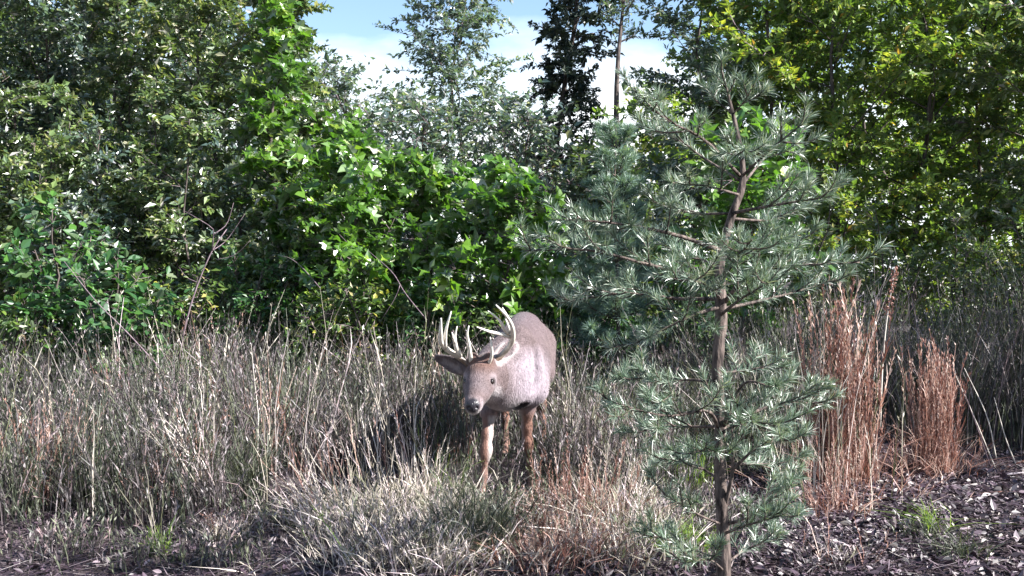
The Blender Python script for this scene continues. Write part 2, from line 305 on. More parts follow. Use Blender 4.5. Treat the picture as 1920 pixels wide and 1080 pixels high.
# trees beyond
make_tree('distant_tree', 'airy bluish tree standing in the middle of the sky gap', 'tree', 862, 17, 6.6, 1.05, None, 15000, .085, 'bluish', cb=.3, limbs=34, twl=.75, shape='round')
make_tree('cedar_tree', 'dark narrow cedar against the white sky', 'tree', 1062, 19, 9.5, 1.0, None, 26000, .10, 'dark', cb=.2, limbs=60, twl=.6, shape='column', up=.1)
make_tree('distant_tree', 'tree with a bare dark upper trunk right of the cedar', 'tree', 1178, 18, 7.2, .75, None, 2600, .085, 'bluish', cb=.72, limbs=14, twl=.6, r0=.085)
bt = [(-40, 18, 6.2, 2.1), (200, 19, 6.0, 2.1), (400, 18.5, 5.6, 1.6), (610, 16, 4.3, .95), (725, 16, 3.9, .95), (935, 15, 3.7, .9), (650, 14, 3.9, .8), (790, 14.5, 3.5, .8), (995, 14, 3.2, .8), (1130, 15, 2.7, 1.2), (1240, 16, 3.9, 1.1), (1400, 18, 7.0, 1.8), (1560, 18, 7.0, 2.1), (1760, 17.5, 7.0, 2.1), (1930, 17, 5.6, 2.1)]
bl = ['at the far left', 'behind the bluish oak', 'left of the sky gap', 'low in the left of the sky gap', 'low under the white sky', 'behind the bright green sapling', 'left of the low middle of the sky gap, airy', 'under the airy bluish tree, thin', 'just left of the dark cedar, low', 'at the foot of the cedar', 'behind the soft pine', 'behind the front pine', 'behind the yellowest tree', 'behind the greener right tree', 'at the far right']
for (px, d, h, R), l_ in zip(bt, bl):
    make_tree('background_tree', 'shaded background tree '+l_, 'tree', px, d, h, R, None, int(12000*(R/2.1)**1.15), .14 if R > 1 else .1, ('bluish' if R < 1 else 'oak') if px < 1200 else 'yellow', cb=.05, limbs=30, twl=.9, r0=.05, group='shaded trees filling the wood behind')
# understory along the tree line
ug = 'low leafy shrubs along the edge of the wood'
ul = [(95, 8.6, 1.75, .62, 'bush', .085, 'broad-leaved green shrub at the left, spray of leaves at its top', 1300, OVAL),
      (235, 8.3, 1.35, .6, 'bush', .08, 'blue-green shrub behind the fallen leaning branch', 1200, OVAL),
      (20, 8.2, .95, .5, 'vine', .07, 'low shrub at the left edge above the grass', 1000, OVAL),
      (360, 8.9, 1.2, .6, 'vine', .06, 'low vine tangle at the foot of the dead forked sapling', 2200, SMALL),
      (480, 9.1, 1.35, .6, 'bush', .06, 'dark vine tangle right of the dead forked sapling', 2400, SMALL),
      (590, 8.8, 1.05, .55, 'vine', .065, 'low green shrub below the tall narrow sapling', 2000, SMALL),
      (700, 8.7, 1.25, .6, 'vine', .065, 'yellow-tinged shrub left of the antlers', 2200, SMALL),
      (810, 8.9, 1.15, .55, 'bush', .065, 'green shrub just above the antlers', 2000, SMALL),
      (920, 8.6, 1.1, .55, 'vine', .065, 'green shrub above the deer back', 2000, SMALL),
      (1010, 9.2, 1.4, .6, 'bush', .065, 'dark shrub between the deer and the soft pine', 2200, SMALL),
      (1120, 9.2, 1.2, .6, 'bush', .065, 'dark shrub below the soft pine', 2200, SMALL),
      (1260, 9.4, 1.5, .6, 'bush', .065, 'dark shrub behind the front pine trunk', 2200, SMALL),
      (1400, 9.3, 1.75, .7, 'bush', .07, 'dark shrub right of the front pine trunk', 2400, SMALL),
      (1530, 9.6, 1.9, .7, 'oak', .065, 'dark shrub above the taller russet grass clump', 2400, SMALL),
      (1660, 9.8, 1.8, .7, 'oak', .06, 'dark shrub behind the orange dock stalk', 2400, SMALL),
      (1790, 9.6, 1.75, .7, 'oak', .06, 'dark shrub behind the bare right-hand stalks', 2400, SMALL),
      (1920, 9.2, 1.7, .7, 'oak', .06, 'dark shrub at the right edge', 2400, SMALL)]
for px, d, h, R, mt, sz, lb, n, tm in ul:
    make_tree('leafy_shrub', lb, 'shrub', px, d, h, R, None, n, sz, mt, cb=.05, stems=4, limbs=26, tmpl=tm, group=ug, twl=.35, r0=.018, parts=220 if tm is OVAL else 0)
# trees beside the view that shade the right of the clearing
make_tree('shade_tree', 'leafy tree beside the clearing to the right, casting shade', 'tree', 0, 0, 3.9, 1.5, None, 12000, .075, 'oak', cb=.1, limbs=30, loc=(5.6, 6.6), group='trees shading the clearing from the right')
make_tree('shade_tree', 'second leafy tree beside the clearing to the right, casting shade', 'tree', 0, 0, 4.3, 1.5, None, 12000, .075, 'oak', cb=.1, limbs=30, loc=(6.9, 8.4), group='trees shading the clearing from the right')
# far wood that closes the view
def far_woods():
    n = 26000; x = U(-30, 30, n); y = U(24, 34, n); h = 3.2+3.5*np.clip((x/y-.12)/.1, 0, 1)+2*np.clip((-x/y-.25)/.1, 0, 1)+1.3*np.sin(x*.9)+.9*np.sin(x*2.3+1)
    gap = np.exp(-((x/y*FPX+CX-720)/130)**2); z = U(0, 1, n)*h*(1-.35*gap)
    pos = np.stack([x, y, z], 1); ld = norm(rng.normal(0, 1, (n, 3))); ln = norm(rng.normal(0, .6, (n, 3))+np.array((0, -.2, .8)))
    V, F, k = leaf_batch(pos, ld, ln, U(.12, .28, n), SMALL); mb = MB().add(V, F, 0, np.repeat(U(0, .85, n), k))
    for _ in range(70):
        a = U(-25, 25); b = U(23, 33); mb.add(*tube([(a, b, -.1), (a+U(-.3, .3), b, U(3, 4))], [.07, .03], 5), 1)
    link('far_woods', mb.mesh('far_woods', [M['oak'], M['bark']]), kind='stuff')
far_woods()

# ------------------------------------------------------------------ pines
def needles(path, n, ln, wd, spread=.85, upb=.28, t0=.0):
    p = np.asarray(path); m = len(p)-1; t = U(t0, 1, n)*m; i = np.minimum(t.astype(int), m-1); o = p[i]+(p[i+1]-p[i])*(t-i)[:, None]
    ax = norm(p[i+1]-p[i]); rd = norm(np.cross(ax, rng.normal(0, 1, (n, 3)))); d = norm(ax*.62+rd*spread*U(.5, 1.1, n)[:, None]+np.array((0, 0, upb)))
    L = ln*U(.65, 1.2, n)[:, None]; s = norm(np.cross(d, rng.normal(0, 1, (n, 3))))*wd*U(.7, 1.2, n)[:, None]/2
    bend = rd*L*.12
    V = np.stack([o-s, o+s, o+d*L*.6+s*.9-bend*.2, o+d*L*.6-s*.9-bend*.2, o+d*L+bend], 1).reshape(-1, 3)
    f = np.arange(n)[:, None]*5
    return V, [f+np.array((0, 1, 2, 3)), f+np.array((3, 2, 4))], 5
def bough(root, base, pts, r, tw, per_m, ln, wd, nmat, twl=.2, t0=.3, flat=.5, bare=False):
    p = spline(np.array(pts)-base, 12); L = np.linalg.norm(np.diff(p, axis=0), axis=1).sum()
    wood = MB(); nb = MB(); wood.add(*tube(p, np.linspace(r, .0025, 12), 6)); paths = [(p, t0)]
    for q in range(tw):
        t = t0+(1-t0)*(q+U(0, 1))/tw; i = min(int(t*11), 10); o = p[i]+(p[i+1]-p[i])*(t*11-i); ax = norm(p[i+1]-p[i])
        sd = norm(np.cross(ax, np.array((0, 0, 1))))*(1 if q % 2 else -1)
        d = norm(ax*.75+sd*U(.4, .9)+np.array((0, 0, U(-.15, .5)))+rng.normal(0, .18, 3)); l_ = twl*U(.6, 1.2)*(1.25-.6*t)
        e = spline([o, o+d*l_*.55, o+d*l_+np.array((0, 0, .18*l_))], 6); wood.add(*tube(e, np.linspace(.0042, .0018, 6), 4)); paths.append((e, .1))
        if U(0, 1) < .6:
            e2 = e[3]; d2 = norm(d*.6+sd*U(-.6, .6)+rng.normal(0, .35, 3)+np.array((0, 0, .2))); g = spline([e2, e2+d2*l_*.5], 4); wood.add(*tube(g, np.linspace(.003, .0015, 4), 4)); paths.append((g, .0))
    for pa, tt in paths:
        l_ = np.linalg.norm(np.diff(pa, axis=0), axis=1).sum(); n = int(per_m*l_*(1-tt))+12
        V, F, k = needles(pa, n, ln, wd, t0=tt); base_r = U(-.05, .4); nb.add(V, F, 0, np.repeat(np.clip(base_r+.7*U(0, 1, n)**1.2, 0, 1), k))
        V, F, k = needles(pa[-2:], 26, ln, wd, .6, .1); nb.add(V, F, 0, np.repeat(U(.2, 1, 26), k))
    b = link('branch', wood.mesh('branch', M['pinebark'], True), root)
    nn = link('needles', nb.mesh('needles', M[nmat]), b); nn['kind'] = 'stuff'
def front_pine():
    D = 4.0; base = G(1357, D); root = thing('pine_sapling', 'young pine in front with a dark crooked trunk and whorled branches', 'pine tree', base)
    tp = [(1358, 1112, D), (1355, 985, D), (1350, 880, D), (1350, 790, D+.01), (1345, 690, D+.02), (1352, 600, D+.03), (1350, 530, D+.04), (1352, 480, D+.05), (1372, 405, D+.06), (1392, 345, D+.07), (1388, 280, D+.07), (1372, 205, D+.08), (1352, 128, D+.08)]
    tr = [.028, .0245, .0225, .0215, .020, .023, .02, .017, .0155, .0135, .010, .0075, .004]
    p = spline([P(*q) for q in tp], 48)-base; r = np.interp(np.linspace(0, 12, 48), range(13), tr)*(1+rng.normal(0, .03, 48))
    tv, tf = tube(p, r, 14); tv = tv+rng.normal(0, .0016, tv.shape)*np.repeat(r/.03, 14)[:, None]
    link('trunk', MB().add(tv, tf).mesh('trunk', M['pinebark'], True), root)
    B = lambda L, r, tw, **k: bough(root, base, [P(a, b, D+c) for a, b, c in L], r*.8, max(3, int(tw*.52)), 400, .05, .0023, 'needle', **k)
    B([(1372, 205, .08), (1362, 165, .06), (1352, 128, .05)], .004, 5, twl=.07, t0=.1)
    B([(1374, 215, .08), (1395, 190, .0), (1408, 168, -.05)], .004, 4, twl=.08)
    B([(1370, 210, .08), (1345, 190, .1), (1332, 168, .14)], .004, 4, twl=.08)
    B([(1388, 330, .07), (1320, 262, -.1), (1250, 225, -.2), (1198, 178, -.28)], .009, 12, twl=.16)
    B([(1390, 340, .07), (1325, 300, .15), (1265, 260, .25), (1225, 245, .3)], .008, 12, twl=.17)
    B([(1392, 330, .07), (1445, 280, -.1), (1505, 232, -.2)], .008, 12, twl=.16)
    B([(1393, 345, .07), (1430, 300, .25), (1470, 260, .4)], .008, 10, twl=.16)
    B([(1390, 300, .07), (1400, 290, -.2), (1395, 280, -.4)], .006, 8, twl=.13)
    B([(1372, 400, .06), (1450, 385, -.15), (1560, 368, -.28)], .009, 13, twl=.17)
    B([(1368, 410, .06), (1450, 412, .15), (1520, 385, .3)], .008, 12, twl=.17)
    B([(1385, 365, .06), (1330, 350, -.1), (1285, 345, -.2)], .007, 10, twl=.15)
    B([(1372, 400, .06), (1300, 400, .2), (1240, 385, .3)], .007, 10, twl=.16)
    B([(1352, 470, .05), (1265, 440, -.1), (1150, 418, -.22), (1045, 412, -.3)], .012, 17, twl=.2)
    B([(1346, 550, .04), (1290, 515, -.1), (1222, 498, -.18), (1100, 468, -.25), (985, 470, -.3)], .013, 18, twl=.2, t0=.35)
    B([(1350, 560, .04), (1270, 560, .15), (1170, 550, .3), (1050, 568, .38)], .011, 16, twl=.2, t0=.35)
    B([(1350, 575, .04), (1290, 595, -.2), (1200, 640, -.35)], .010, 13, twl=.19, t0=.3)
    B([(1348, 500, .04), (1300, 480, .3), (1230, 450, .5)], .009, 12, twl=.18)
    B([(1352, 485, .05), (1420, 470, .15), (1500, 450, .3)], .009, 12, twl=.18)
    B([(1356, 570, .04), (1400, 520, -.1), (1470, 500, -.18), (1612, 492, -.25)], .012, 17, twl=.19)
    B([(1352, 580, .04), (1420, 565, .2), (1500, 545, .35), (1575, 520, .42)], .010, 14, twl=.19)
    B([(1352, 590, .04), (1390, 560, -.35), (1440, 530, -.55)], .009, 12, twl=.18)
    B([(1350, 560, .04), (1330, 540, -.3), (1290, 520, -.6)], .009, 12, twl=.18)
    B([(1352, 520, .04), (1375, 490, -.3), (1410, 450, -.5)], .008, 12, twl=.17)
    B([(1344, 715, .02), (1290, 712, .12), (1230, 708, .2), (1170, 712, .28)], .009, 12, twl=.15)
    B([(1350, 805, .01), (1325, 770, -.1), (1250, 780, -.2), (1148, 755, -.28)], .011, 16, twl=.19, t0=.4)
    B([(1350, 800, .01), (1280, 800, .1), (1210, 800, .2)], .008, 12, twl=.17, t0=.35)
    B([(1356, 800, .0), (1380, 740, -.1), (1405, 715, -.14), (1450, 728, -.2)], .011, 7, twl=.14, t0=.75)
    B([(1353, 700, .02), (1390, 695, .15), (1440, 690, .25)], .007, 9, twl=.15)
    B([(1356, 805, .0), (1420, 770, .1), (1480, 755, .15), (1552, 760, .2)], .010, 14, twl=.18, t0=.35)
    B([(1356, 810, .0), (1400, 790, -.2), (1460, 800, -.35)], .009, 12, twl=.18, t0=.3)
    B([(1358, 955, .0), (1374, 880, -.06), (1372, 800, -.1), (1385, 760, -.15)], .011, 8, twl=.16, t0=.4)
    B([(1374, 880, -.06), (1420, 840, -.1), (1480, 820, -.1)], .008, 11, twl=.17)
    B([(1374, 870, -.06), (1410, 870, .1), (1470, 870, .2)], .008, 11, twl=.17)
    B([(1350, 900, .0), (1300, 870, .1), (1240, 860, .2)], .007, 9, twl=.15)
    B([(1357, 985, .0), (1310, 965, -.1), (1250, 930, -.15)], .007, 9, twl=.15, t0=.5)
    B([(1359, 985, .0), (1420, 960, -.1), (1475, 905, -.1)], .008, 11, twl=.17, t0=.35)
    B([(1359, 1000, .0), (1400, 985, -.2), (1470, 965, -.3)], .008, 12, twl=.17, t0=.3)
    B([(1356, 1050, .0), (1300, 1030, .1), (1215, 1000, .2)], .007, 10, twl=.15, t0=.4)
    B([(1357, 1060, .0), (1400, 1030, .15), (1455, 1010, .3)], .007, 10, twl=.15, t0=.3)
    B([(1357, 1070, .0), (1330, 1050, -.2), (1285, 1055, -.35)], .006, 9, twl=.13, t0=.4)
    B([(1353, 860, .0), (1330, 845, -.15), (1290, 850, -.3)], .006, 9, twl=.14, t0=.3)
front_pine()
def soft_pine(px, d, h, label, R, scale=1.):
    base = G(px, d); root = thing('pine_sapling', label, 'pine tree', base)
    p = spline([(0, 0, 0), (.02, 0, h*.4), (-.01, .02, h*.7), (.0, 0, h)], 20); link('trunk', MB().add(*tube(p, np.linspace(.024, .004, 20), 8)).mesh('trunk', M['pinebark'], True), root)
    for lev, u in enumerate(np.linspace(.25, .93, 8)):
        nb = 6 if u < .8 else 4; L = R*(1.05-u*.85)
        for q in range(nb):
            az = q*6.283/nb+lev*.6+U(-.2, .2); o = np.array((0, 0, u*h)); dr = np.array((math.cos(az), math.sin(az), .15+.5*u))
            bough(root, np.zeros(3), [o, o+dr*L*.5, o+dr*L+np.array((0, 0, .06))], .007, 7, 150, .085*scale, .0034, 'softneedle', twl=.17*max(.5, L), t0=.2)
soft_pine(1155, 8.6, 2.4, 'soft blue-green pine sapling with a thin pale trunk behind the front pine', .5)

# ------------------------------------------------------------------ the deer
def deer():
    vox = .0062
    lo = np.array((-.62, 4.85, -.02)); hi = np.array((.50, 7.2, 1.16)); dims = np.ceil((hi-lo)/vox).astype(int)
    D = np.full(dims, 1., np.float32)
    ax = [lo[i]+vox*np.arange(dims[i], dtype=np.float32) for i in range(3)]
    def region(mn, mxx, pad=.1):
        a = np.clip(np.floor((np.asarray(mn)-pad-lo)/vox).astype(int), 0, dims); b = np.clip(np.ceil((np.asarray(mxx)+pad-lo)/vox).astype(int)+1, 0, dims)
        sl_ = tuple(slice(a[i], b[i]) for i in range(3)); X = np.meshgrid(*[ax[i][sl_[i]] for i in range(3)], indexing='ij', sparse=True); return sl_, X
    def union(sl_, d, k):
        a = D[sl_]; h_ = np.clip(.5+.5*(a-d)/k, 0, 1); D[sl_] = a*(1-h_)+d*h_-k*h_*(1-h_)
    def cone(a, b, ra, rb, k=.03, sc=(1, 1, 1)):
        a = np.array(a, float); b = np.array(b, float); sc = np.array(sc, float)
        m = max(ra, rb); sl_, X = region(np.minimum(a, b)-m/sc, np.maximum(a, b)+m/sc, k+.03)
        ba = (b-a)*sc; L2 = ba@ba+1e-9; pa = [(X[i]-a[i])*sc[i] for i in range(3)]
        h_ = np.clip((pa[0]*ba[0]+pa[1]*ba[1]+pa[2]*ba[2])/L2, 0, 1)
        d = np.sqrt(sum((pa[i]-ba[i]*h_)**2 for i in range(3)))-(ra+(rb-ra)*h_); union(sl_, d, k)
    def chain(pts, k=.03, sc=(1, 1, 1)):
        for (a, ra), (b, rb) in zip(pts[:-1], pts[1:]): cone(a, b, ra, rb, k, sc)
    def ell(c, axes, R3, k=.01, cut=False):
        c = np.array(c); A = np.array(axes); sl_, X = region(c-max(R3), c+max(R3), .03)
        q = [sum((X[j]-c[j])*A[i][j] for j in range(3)) for i in range(3)]
        k0 = np.sqrt(sum((q[i]/R3[i])**2 for i in range(3))); k1 = np.sqrt(sum((q[i]/R3[i]**2)**2 for i in range(3)))+1e-6; d = k0*(k0-1)/k1
        if cut: D[sl_] = np.maximum(D[sl_], -d)
        else: union(sl_, d, k)
    # trunk of the body
    chain([((.03, 5.72, .705), .222), ((.055, 6.05, .712), .232)], .08, (1.85, 1, 1))
    chain([((.055, 6.05, .712), .228), ((.075, 6.35, .712), .226), ((.085, 6.62, .740), .195), ((.085, 6.82, .755), .165)], .08, (1.52, 1, 1))
    chain([((.02, 5.78, .845), .075), ((.055, 6.2, .85), .07), ((.075, 6.6, .865), .08), ((.08, 6.8, .84), .085)], .06)       # back line
    cone((.088, 6.88, .75), (.09, 6.98, .70), .12, .07, .06)
    cone((.09, 6.98, .80), (.09, 7.02, .62), .035, .022, .03)                                                          # tail
    chain([((-.015, 5.62, .63), .150), ((-.04, 5.56, .60), .115)], .06)                                                # brisket
    # swollen neck, head carried low
    chain([((.015, 5.68, .715), .175), ((-.04, 5.57, .70), .150), ((-.092, 5.46, .69), .122), ((-.132, 5.385, .695), .090)], .06, (1.18, 1, .95))
    chain([((-.02, 5.60, .63), .13), ((-.075, 5.49, .625), .10), ((-.125, 5.37, .635), .065)], .05)
    # shoulders and haunches
    chain([((-.062, 5.79, .72), .088), ((-.098, 5.69, .58), .078)], .03); chain([((.118, 5.81, .74), .100), ((.112, 5.72, .58), .085)], .028)
    for s in (-1, 1): chain([((.08+s*.075, 6.72, .755), .128), ((.08+s*.095, 6.60, .60), .095)], .07)
    # head
    chain([((-.155, 5.355, .712), .074), ((-.163, 5.295, .682), .072), ((-.172, 5.235, .645), .058), ((-.181, 5.175, .603), .044), ((-.188, 5.125, .572), .037), ((-.191, 5.108, .562), .034)], .03)
    chain([((-.155, 5.33, .655), .062), ((-.168, 5.245, .60), .045), ((-.181, 5.165, .562), .028), ((-.187, 5.13, .545), .022)], .025)
    for s in (-1, 1):
        cone((-.163+s*.052, 5.285, .690), (-.168+s*.050, 5.255, .668), .026, .020, .018)      # brow and cheek
        cone((-.163+s*.045, 5.27, .645), (-.172+s*.03, 5.20, .60), .035, .026, .025)
        cone((-.1905+s*.017, 5.094, .562), (-.1895+s*.017, 5.102, .572), .013, .013, .012)      # nostril rims
        cone((-.157+s*.035, 5.325, .765), (-.157+s*.04, 5.33, .785), .03, .024, .02)          # antler pedicles
    for s in (-1, 1): ell((-.191+s*.020, 5.080, .559), np.eye(3), (.0075, .012, .006), cut=True)
    # ears
    def ear(b, t, nrm):
        b = np.array(b); t = np.array(t); a = (t-b)/np.linalg.norm(t-b); nrm = np.array(nrm, float); nrm -= a*(nrm@a); nrm /= np.linalg.norm(nrm); s_ = np.cross(a, nrm); L = np.linalg.norm(t-b); c = b+a*L*.54
        ell(b+a*L*.40, (a, s_, nrm), (L*.42, .050, .018), .012); ell(b+a*L*.66, (a, s_, nrm), (L*.36, .034, .016), .012); ell(c+nrm*.017+a*.004, (a, s_, nrm), (L*.45, .038, .019), cut=True); cone(b-a*.03, b+a*.03, .026, .026, .02)
    ear((-.218, 5.345, .712), (-.398, 5.39, .782), (-.2, -.88, -.45)); ear((-.100, 5.37, .738), (.004, 5.475, .86), (.75, -.65, .1))
    ell(P(972, 757, 5.585), np.eye(3), (.064, .085, .036), cut=True)                    # hollow behind the brisket
    def groove(a, b, r, k=.02):
        a, b = np.array(a, float), np.array(b, float); sl_, X = region(np.minimum(a, b)-r, np.maximum(a, b)+r, k+.03); ba = b-a; pa = [X[i]-a[i] for i in range(3)]
        h_ = np.clip(sum(pa[i]*ba[i] for i in range(3))/(ba@ba), 0, 1); d = -(np.sqrt(sum((pa[i]-ba[i]*h_)**2 for i in range(3)))-r); A = D[sl_]; h2 = np.clip(.5-.5*(A-d)/k, 0, 1); D[sl_] = A*(1-h2)+d*h2+k*h2*(1-h2)
    groove((.135, 5.60, .84), (.135, 5.55, .60), .035, .03); groove((.235, 5.97, .80), (.225, 5.93, .58), .035, .03); groove((.27, 6.40, .82), (.265, 6.42, .66), .05, .05)
    # legs
    def leg(p, k=.035): chain([(q, r*(1. if i in (0, 3) else .86)) for i, (q, r) in enumerate(p)], k)
    fr = [((-.12, 5.70, .56), .068), ((-.122, 5.62, .46), .042), ((-.130, 5.55, .36), .028), ((-.135, 5.515, .285), .0255), ((-.139, 5.505, .255), .0215), ((-.148, 5.50, .15), .0165), ((-.156, 5.495, .085), .0195), ((-.158, 5.475, .055), .0165), ((-.159, 5.455, .03), .020)]
    fl = [((.10, 5.76, .57), .075), ((.082, 5.78, .46), .041), ((.082, 5.81, .36), .029), ((.085, 5.825, .275), .0255), ((.089, 5.835, .245), .0215), ((.100, 5.865, .15), .0170), ((.108, 5.885, .085), .0200), ((.110, 5.87, .055), .017), ((.111, 5.85, .03), .020)]
    hl = [((.165, 6.62, .58), .09), ((.175, 6.66, .48), .060), ((.185, 6.80, .385), .036), ((.19, 6.86, .355), .031), ((.20, 6.83, .25), .024), ((.20, 6.79, .10), .026), ((.20, 6.765, .06), .022), ((.20, 6.745, .03), .025)]
    hr = [((-.045, 6.66, .58), .10), ((-.05, 6.74, .48), .070), ((-.045, 6.95, .40), .042), ((-.045, 7.02, .37), .034), ((-.045, 7.02, .25), .024), ((-.045, 7.02, .10), .026), ((-.045, 7.0, .06), .022), ((-.045, 6.98, .03), .025)]
    for L in (fr, fl, hl, hr):
        leg(L); (x, y, z), r = L[-1]
        for s in (-1, 1): cone((x+s*.012, y-.005, .028), (x+s*.010, y-.045, .012), .018, .011, .006)
    # surface nets
    sg = D < 0; c8 = [D[i:dims[0]-1+i, j:dims[1]-1+j, k:dims[2]-1+k] for i in (0, 1) for j in (0, 1) for k in (0, 1)]
    neg = sum((c < 0).astype(np.int8) for c in c8); act = (neg > 0) & (neg < 8); idx = np.argwhere(act); acc = np.zeros((len(idx), 3)); cnt = np.zeros(len(idx))
    off = [np.array((i, j, k)) for i in (0, 1) for j in (0, 1) for k in (0, 1)]; vals = [c[act] for c in c8]
    for a in range(8):
        for b in range(a+1, 8):
            if np.abs(off[a]-off[b]).sum() != 1: continue
            x = (vals[a] < 0) != (vals[b] < 0); t = vals[a][x]/(vals[a][x]-vals[b][x]); acc[x] += off[a]+t[:, None]*(off[b]-off[a]); cnt[x] += 1
    V = lo+vox*(idx+acc/cnt[:, None]); ids = np.full(act.shape, -1, int); ids[act] = np.arange(len(idx)); F = []
    for a in range(3):
        b, c = (a+1) % 3, (a+2) % 3; s0 = [slice(None)]*3; s1 = [slice(None)]*3; s0[a] = slice(0, -1); s1[a] = slice(1, None)
        e = np.argwhere(sg[tuple(s0)] != sg[tuple(s1)]); e = e[(e[:, b] > 0) & (e[:, c] > 0) & (e[:, b] < dims[b]-1) & (e[:, c] < dims[c]-1)]
        fl_ = sg[tuple(s0)][tuple(e.T)]; q = []
        for db, dc in ((-1, -1), (0, -1), (0, 0), (-1, 0)):
            g = e.copy(); g[:, b] += db; g[:, c] += dc; q.append(ids[tuple(g.T)])
        q = np.stack(q, 1); q[~fl_] = q[~fl_][:, ::-1]; F.append(q)
    F = np.concatenate(F); F = F[(F >= 0).all(1)]
    for _ in range(2):                                           # light relaxing of the sampled skin
        s_ = np.zeros_like(V); n_ = np.zeros(len(V))
        for a in range(4):
            np.add.at(s_, F[:, a], V[F[:, (a+1) % 4]]+V[F[:, (a+3) % 4]]); np.add.at(n_, F[:, a], 2)
        V = V*.5+.5*s_/np.maximum(n_, 1)[:, None]
    base = np.array((.04, 6.1, 0.))
    # coat colour by body region, with some sunlit and shaded tones painted in
    x, y, z = V.T; n = len(V); C = np.tile(np.array((.105, .074, .074)), (n, 1))
    def blend(mask, col):
        m = np.clip(mask, 0, 1)[:, None]; C[:] = C*(1-m)+np.array(col)*m
    def near(c, r, soft=.5): return np.clip((1-np.linalg.norm(V-np.array(c), axis=1)/r)/soft, 0, 1)
    lat = x-(.005+(y-5.7)*.075)
    blend(np.clip((z-.80)/.15, 0, 1)*(y > 5.7)*.55, (.085, .060, .068))                # darker back
    blend(np.clip((.54-z)/.05, 0, 1)*(y > 5.85)*(z > .42), (.55, .52, .5))             # belly
    blend(np.clip((5.78-y)/.12, 0, 1)*(y > 5.36)*np.clip((.84-z)/.1, 0, 1)*np.clip((x+.03)/.1, .25, 1)*.9, (.30, .255, .285))   # chest and throat paled toward the sun side, sunlight painted into the coat
    blend(near((-.172, 5.20, .635), .07, .8)*.75, (.07, .052, .058))
    legm = np.clip((.50-z)/.08, 0, 1)*(y > 5.4)
    blend(legm*.9, (.17, .082, .055)); blend(np.clip((.24-z)/.1, 0, 1)*(y > 5.4)*.35, (.22, .15, .125))
    blend(np.clip((.52-z)/.05, 0, 1)*np.clip((.06-np.abs(lat))/.04, 0, 1)*(y > 5.5)*.8, (.55, .5, .48))
    lit_inner = np.clip((x+.131)/.012, 0, 1)*(y < 5.6)*(z < .48)*(y > 5.4)*(z < .46)*(x < -.05); blend(lit_inner*.85, (.34, .30, .28))  # pale inner leg, with its sunlit stripe painted into the coat
    blend(near((-.14, 5.535, .27), .045)*np.clip((x+.15)/.02, 0, 1), (.34, .16, .11))
    blend(np.clip((.034-z)/.008, 0, 1), (.03, .024, .024))                              # hooves
    hd = (y < 5.42)
    ap = np.clip((1-np.hypot((x-.035)/.075, (z-.505)/.042))/.35, 0, 1)*(y > 5.45)*(y < 5.85); blend(ap*.9, (.035, .026, .025))  # dark patch over the armpit hollow
    blend(hd*near((-.16, 5.305, .757), .105)*.9, (.085, .042, .03))                             # rusty forehead
    blend(hd*near((-.158, 5.335, .775), .05), (.05, .03, .025))
    blend(hd*near((-.172, 5.20, .645), .075, .9)*.35, (.2, .17, .18))
    for s in (-1, 1): blend(near((-.166+s*.070, 5.262, .672), .048, .8)*.6, (.40, .34, .36)); blend(near((-.166+s*.070, 5.252, .669), .030, .6), (.02, .013, .013))
    blend(hd*near((-.13, 5.34, .60), .09, .7)*.6, (.52, .48, .48)); blend(near((-.05, 5.50, .54), .13, .8)*.5, (.5, .46, .47))
    blend(near((-.188, 5.135, .565), .058, .25)*(y < 5.15)*.55, (.36, .31, .33))                 # pale muzzle band
    blend(near((-.187, 5.125, .535), .05, .4)*.85, (.5, .46, .45)); blend(near((-.12, 5.36, .60), .085, .6)*(z < .64)*.7, (.45, .41, .42))
    ns = near((-.191, 5.086, .568), .044, .3); blend(ns, (.018, .016, .022))
    def seg(a, b):
        a, b = np.array(a), np.array(b); t = np.clip((V-a)@(b-a)/((b-a)@(b-a)), 0, 1); return np.linalg.norm(V-a-t[:, None]*(b-a), axis=1), t
    dl, tl = seg((-.255, 5.345, .712), (-.40, 5.392, .782)); el = np.clip((.06-dl)/.015, 0, 1)*(x < -.235); blend(el*.9, (.085, .065, .066)); blend(el*np.clip((dl-.033)/.012, 0, 1)*.8, (.045, .033, .033))  # ear away from the sun, its shade painted as darker colour
    blend(el*np.clip((.022-dl)/.01, 0, 1)*(tl < .7)*.7, (.20, .17, .165))
    dr, tr_ = seg((-.09, 5.372, .745), (.0, 5.47, .85)); er = np.clip((.055-dr)/.012, 0, 1)*(z > .735); blend(er*.7, (.17, .13, .135)); blend(er*np.clip((dr-.03)/.01, 0, 1)*.7, (.34, .31, .30))  # sun-side ear, its lit rim painted pale
    m, nn, l, b = newmat('deer_coat')
    at = nn.new('ShaderNodeAttribute'); at.attribute_name = 'coat'
    t = nn.new('ShaderNodeTexCoord'); mp = nn.new('ShaderNodeMapping'); mp.inputs['Scale'].default_value = (1, .14, .25); l.new(t.outputs['Object'], mp.inputs[0])
    a1 = nn.new('ShaderNodeTexNoise'); a1.inputs['Scale'].default_value = 220; a1.inputs['Detail'].default_value = 3; l.new(mp.outputs[0], a1.inputs['Vector'])
    a2 = nn.new('ShaderNodeTexNoise'); a2.inputs['Scale'].default_value = 14; a2.inputs['Detail'].default_value = 5; l.new(t.outputs['Object'], a2.inputs['Vector'])
    r1 = ramp(nn, l, a1.outputs['Fac'], [(.3, (.80, .79, .79)), (.7, (1.15, 1.15, 1.15))]); r2 = ramp(nn, l, a2.outputs['Fac'], [(.3, (.8, .78, .78)), (.7, (1.15, 1.15, 1.17))])
    q1 = nn.new('ShaderNodeMixRGB'); q1.blend_type = 'MULTIPLY'; q1.inputs[0].default_value = 1; l.new(at.outputs['Color'], q1.inputs[1]); l.new(r1.outputs[0], q1.inputs[2])
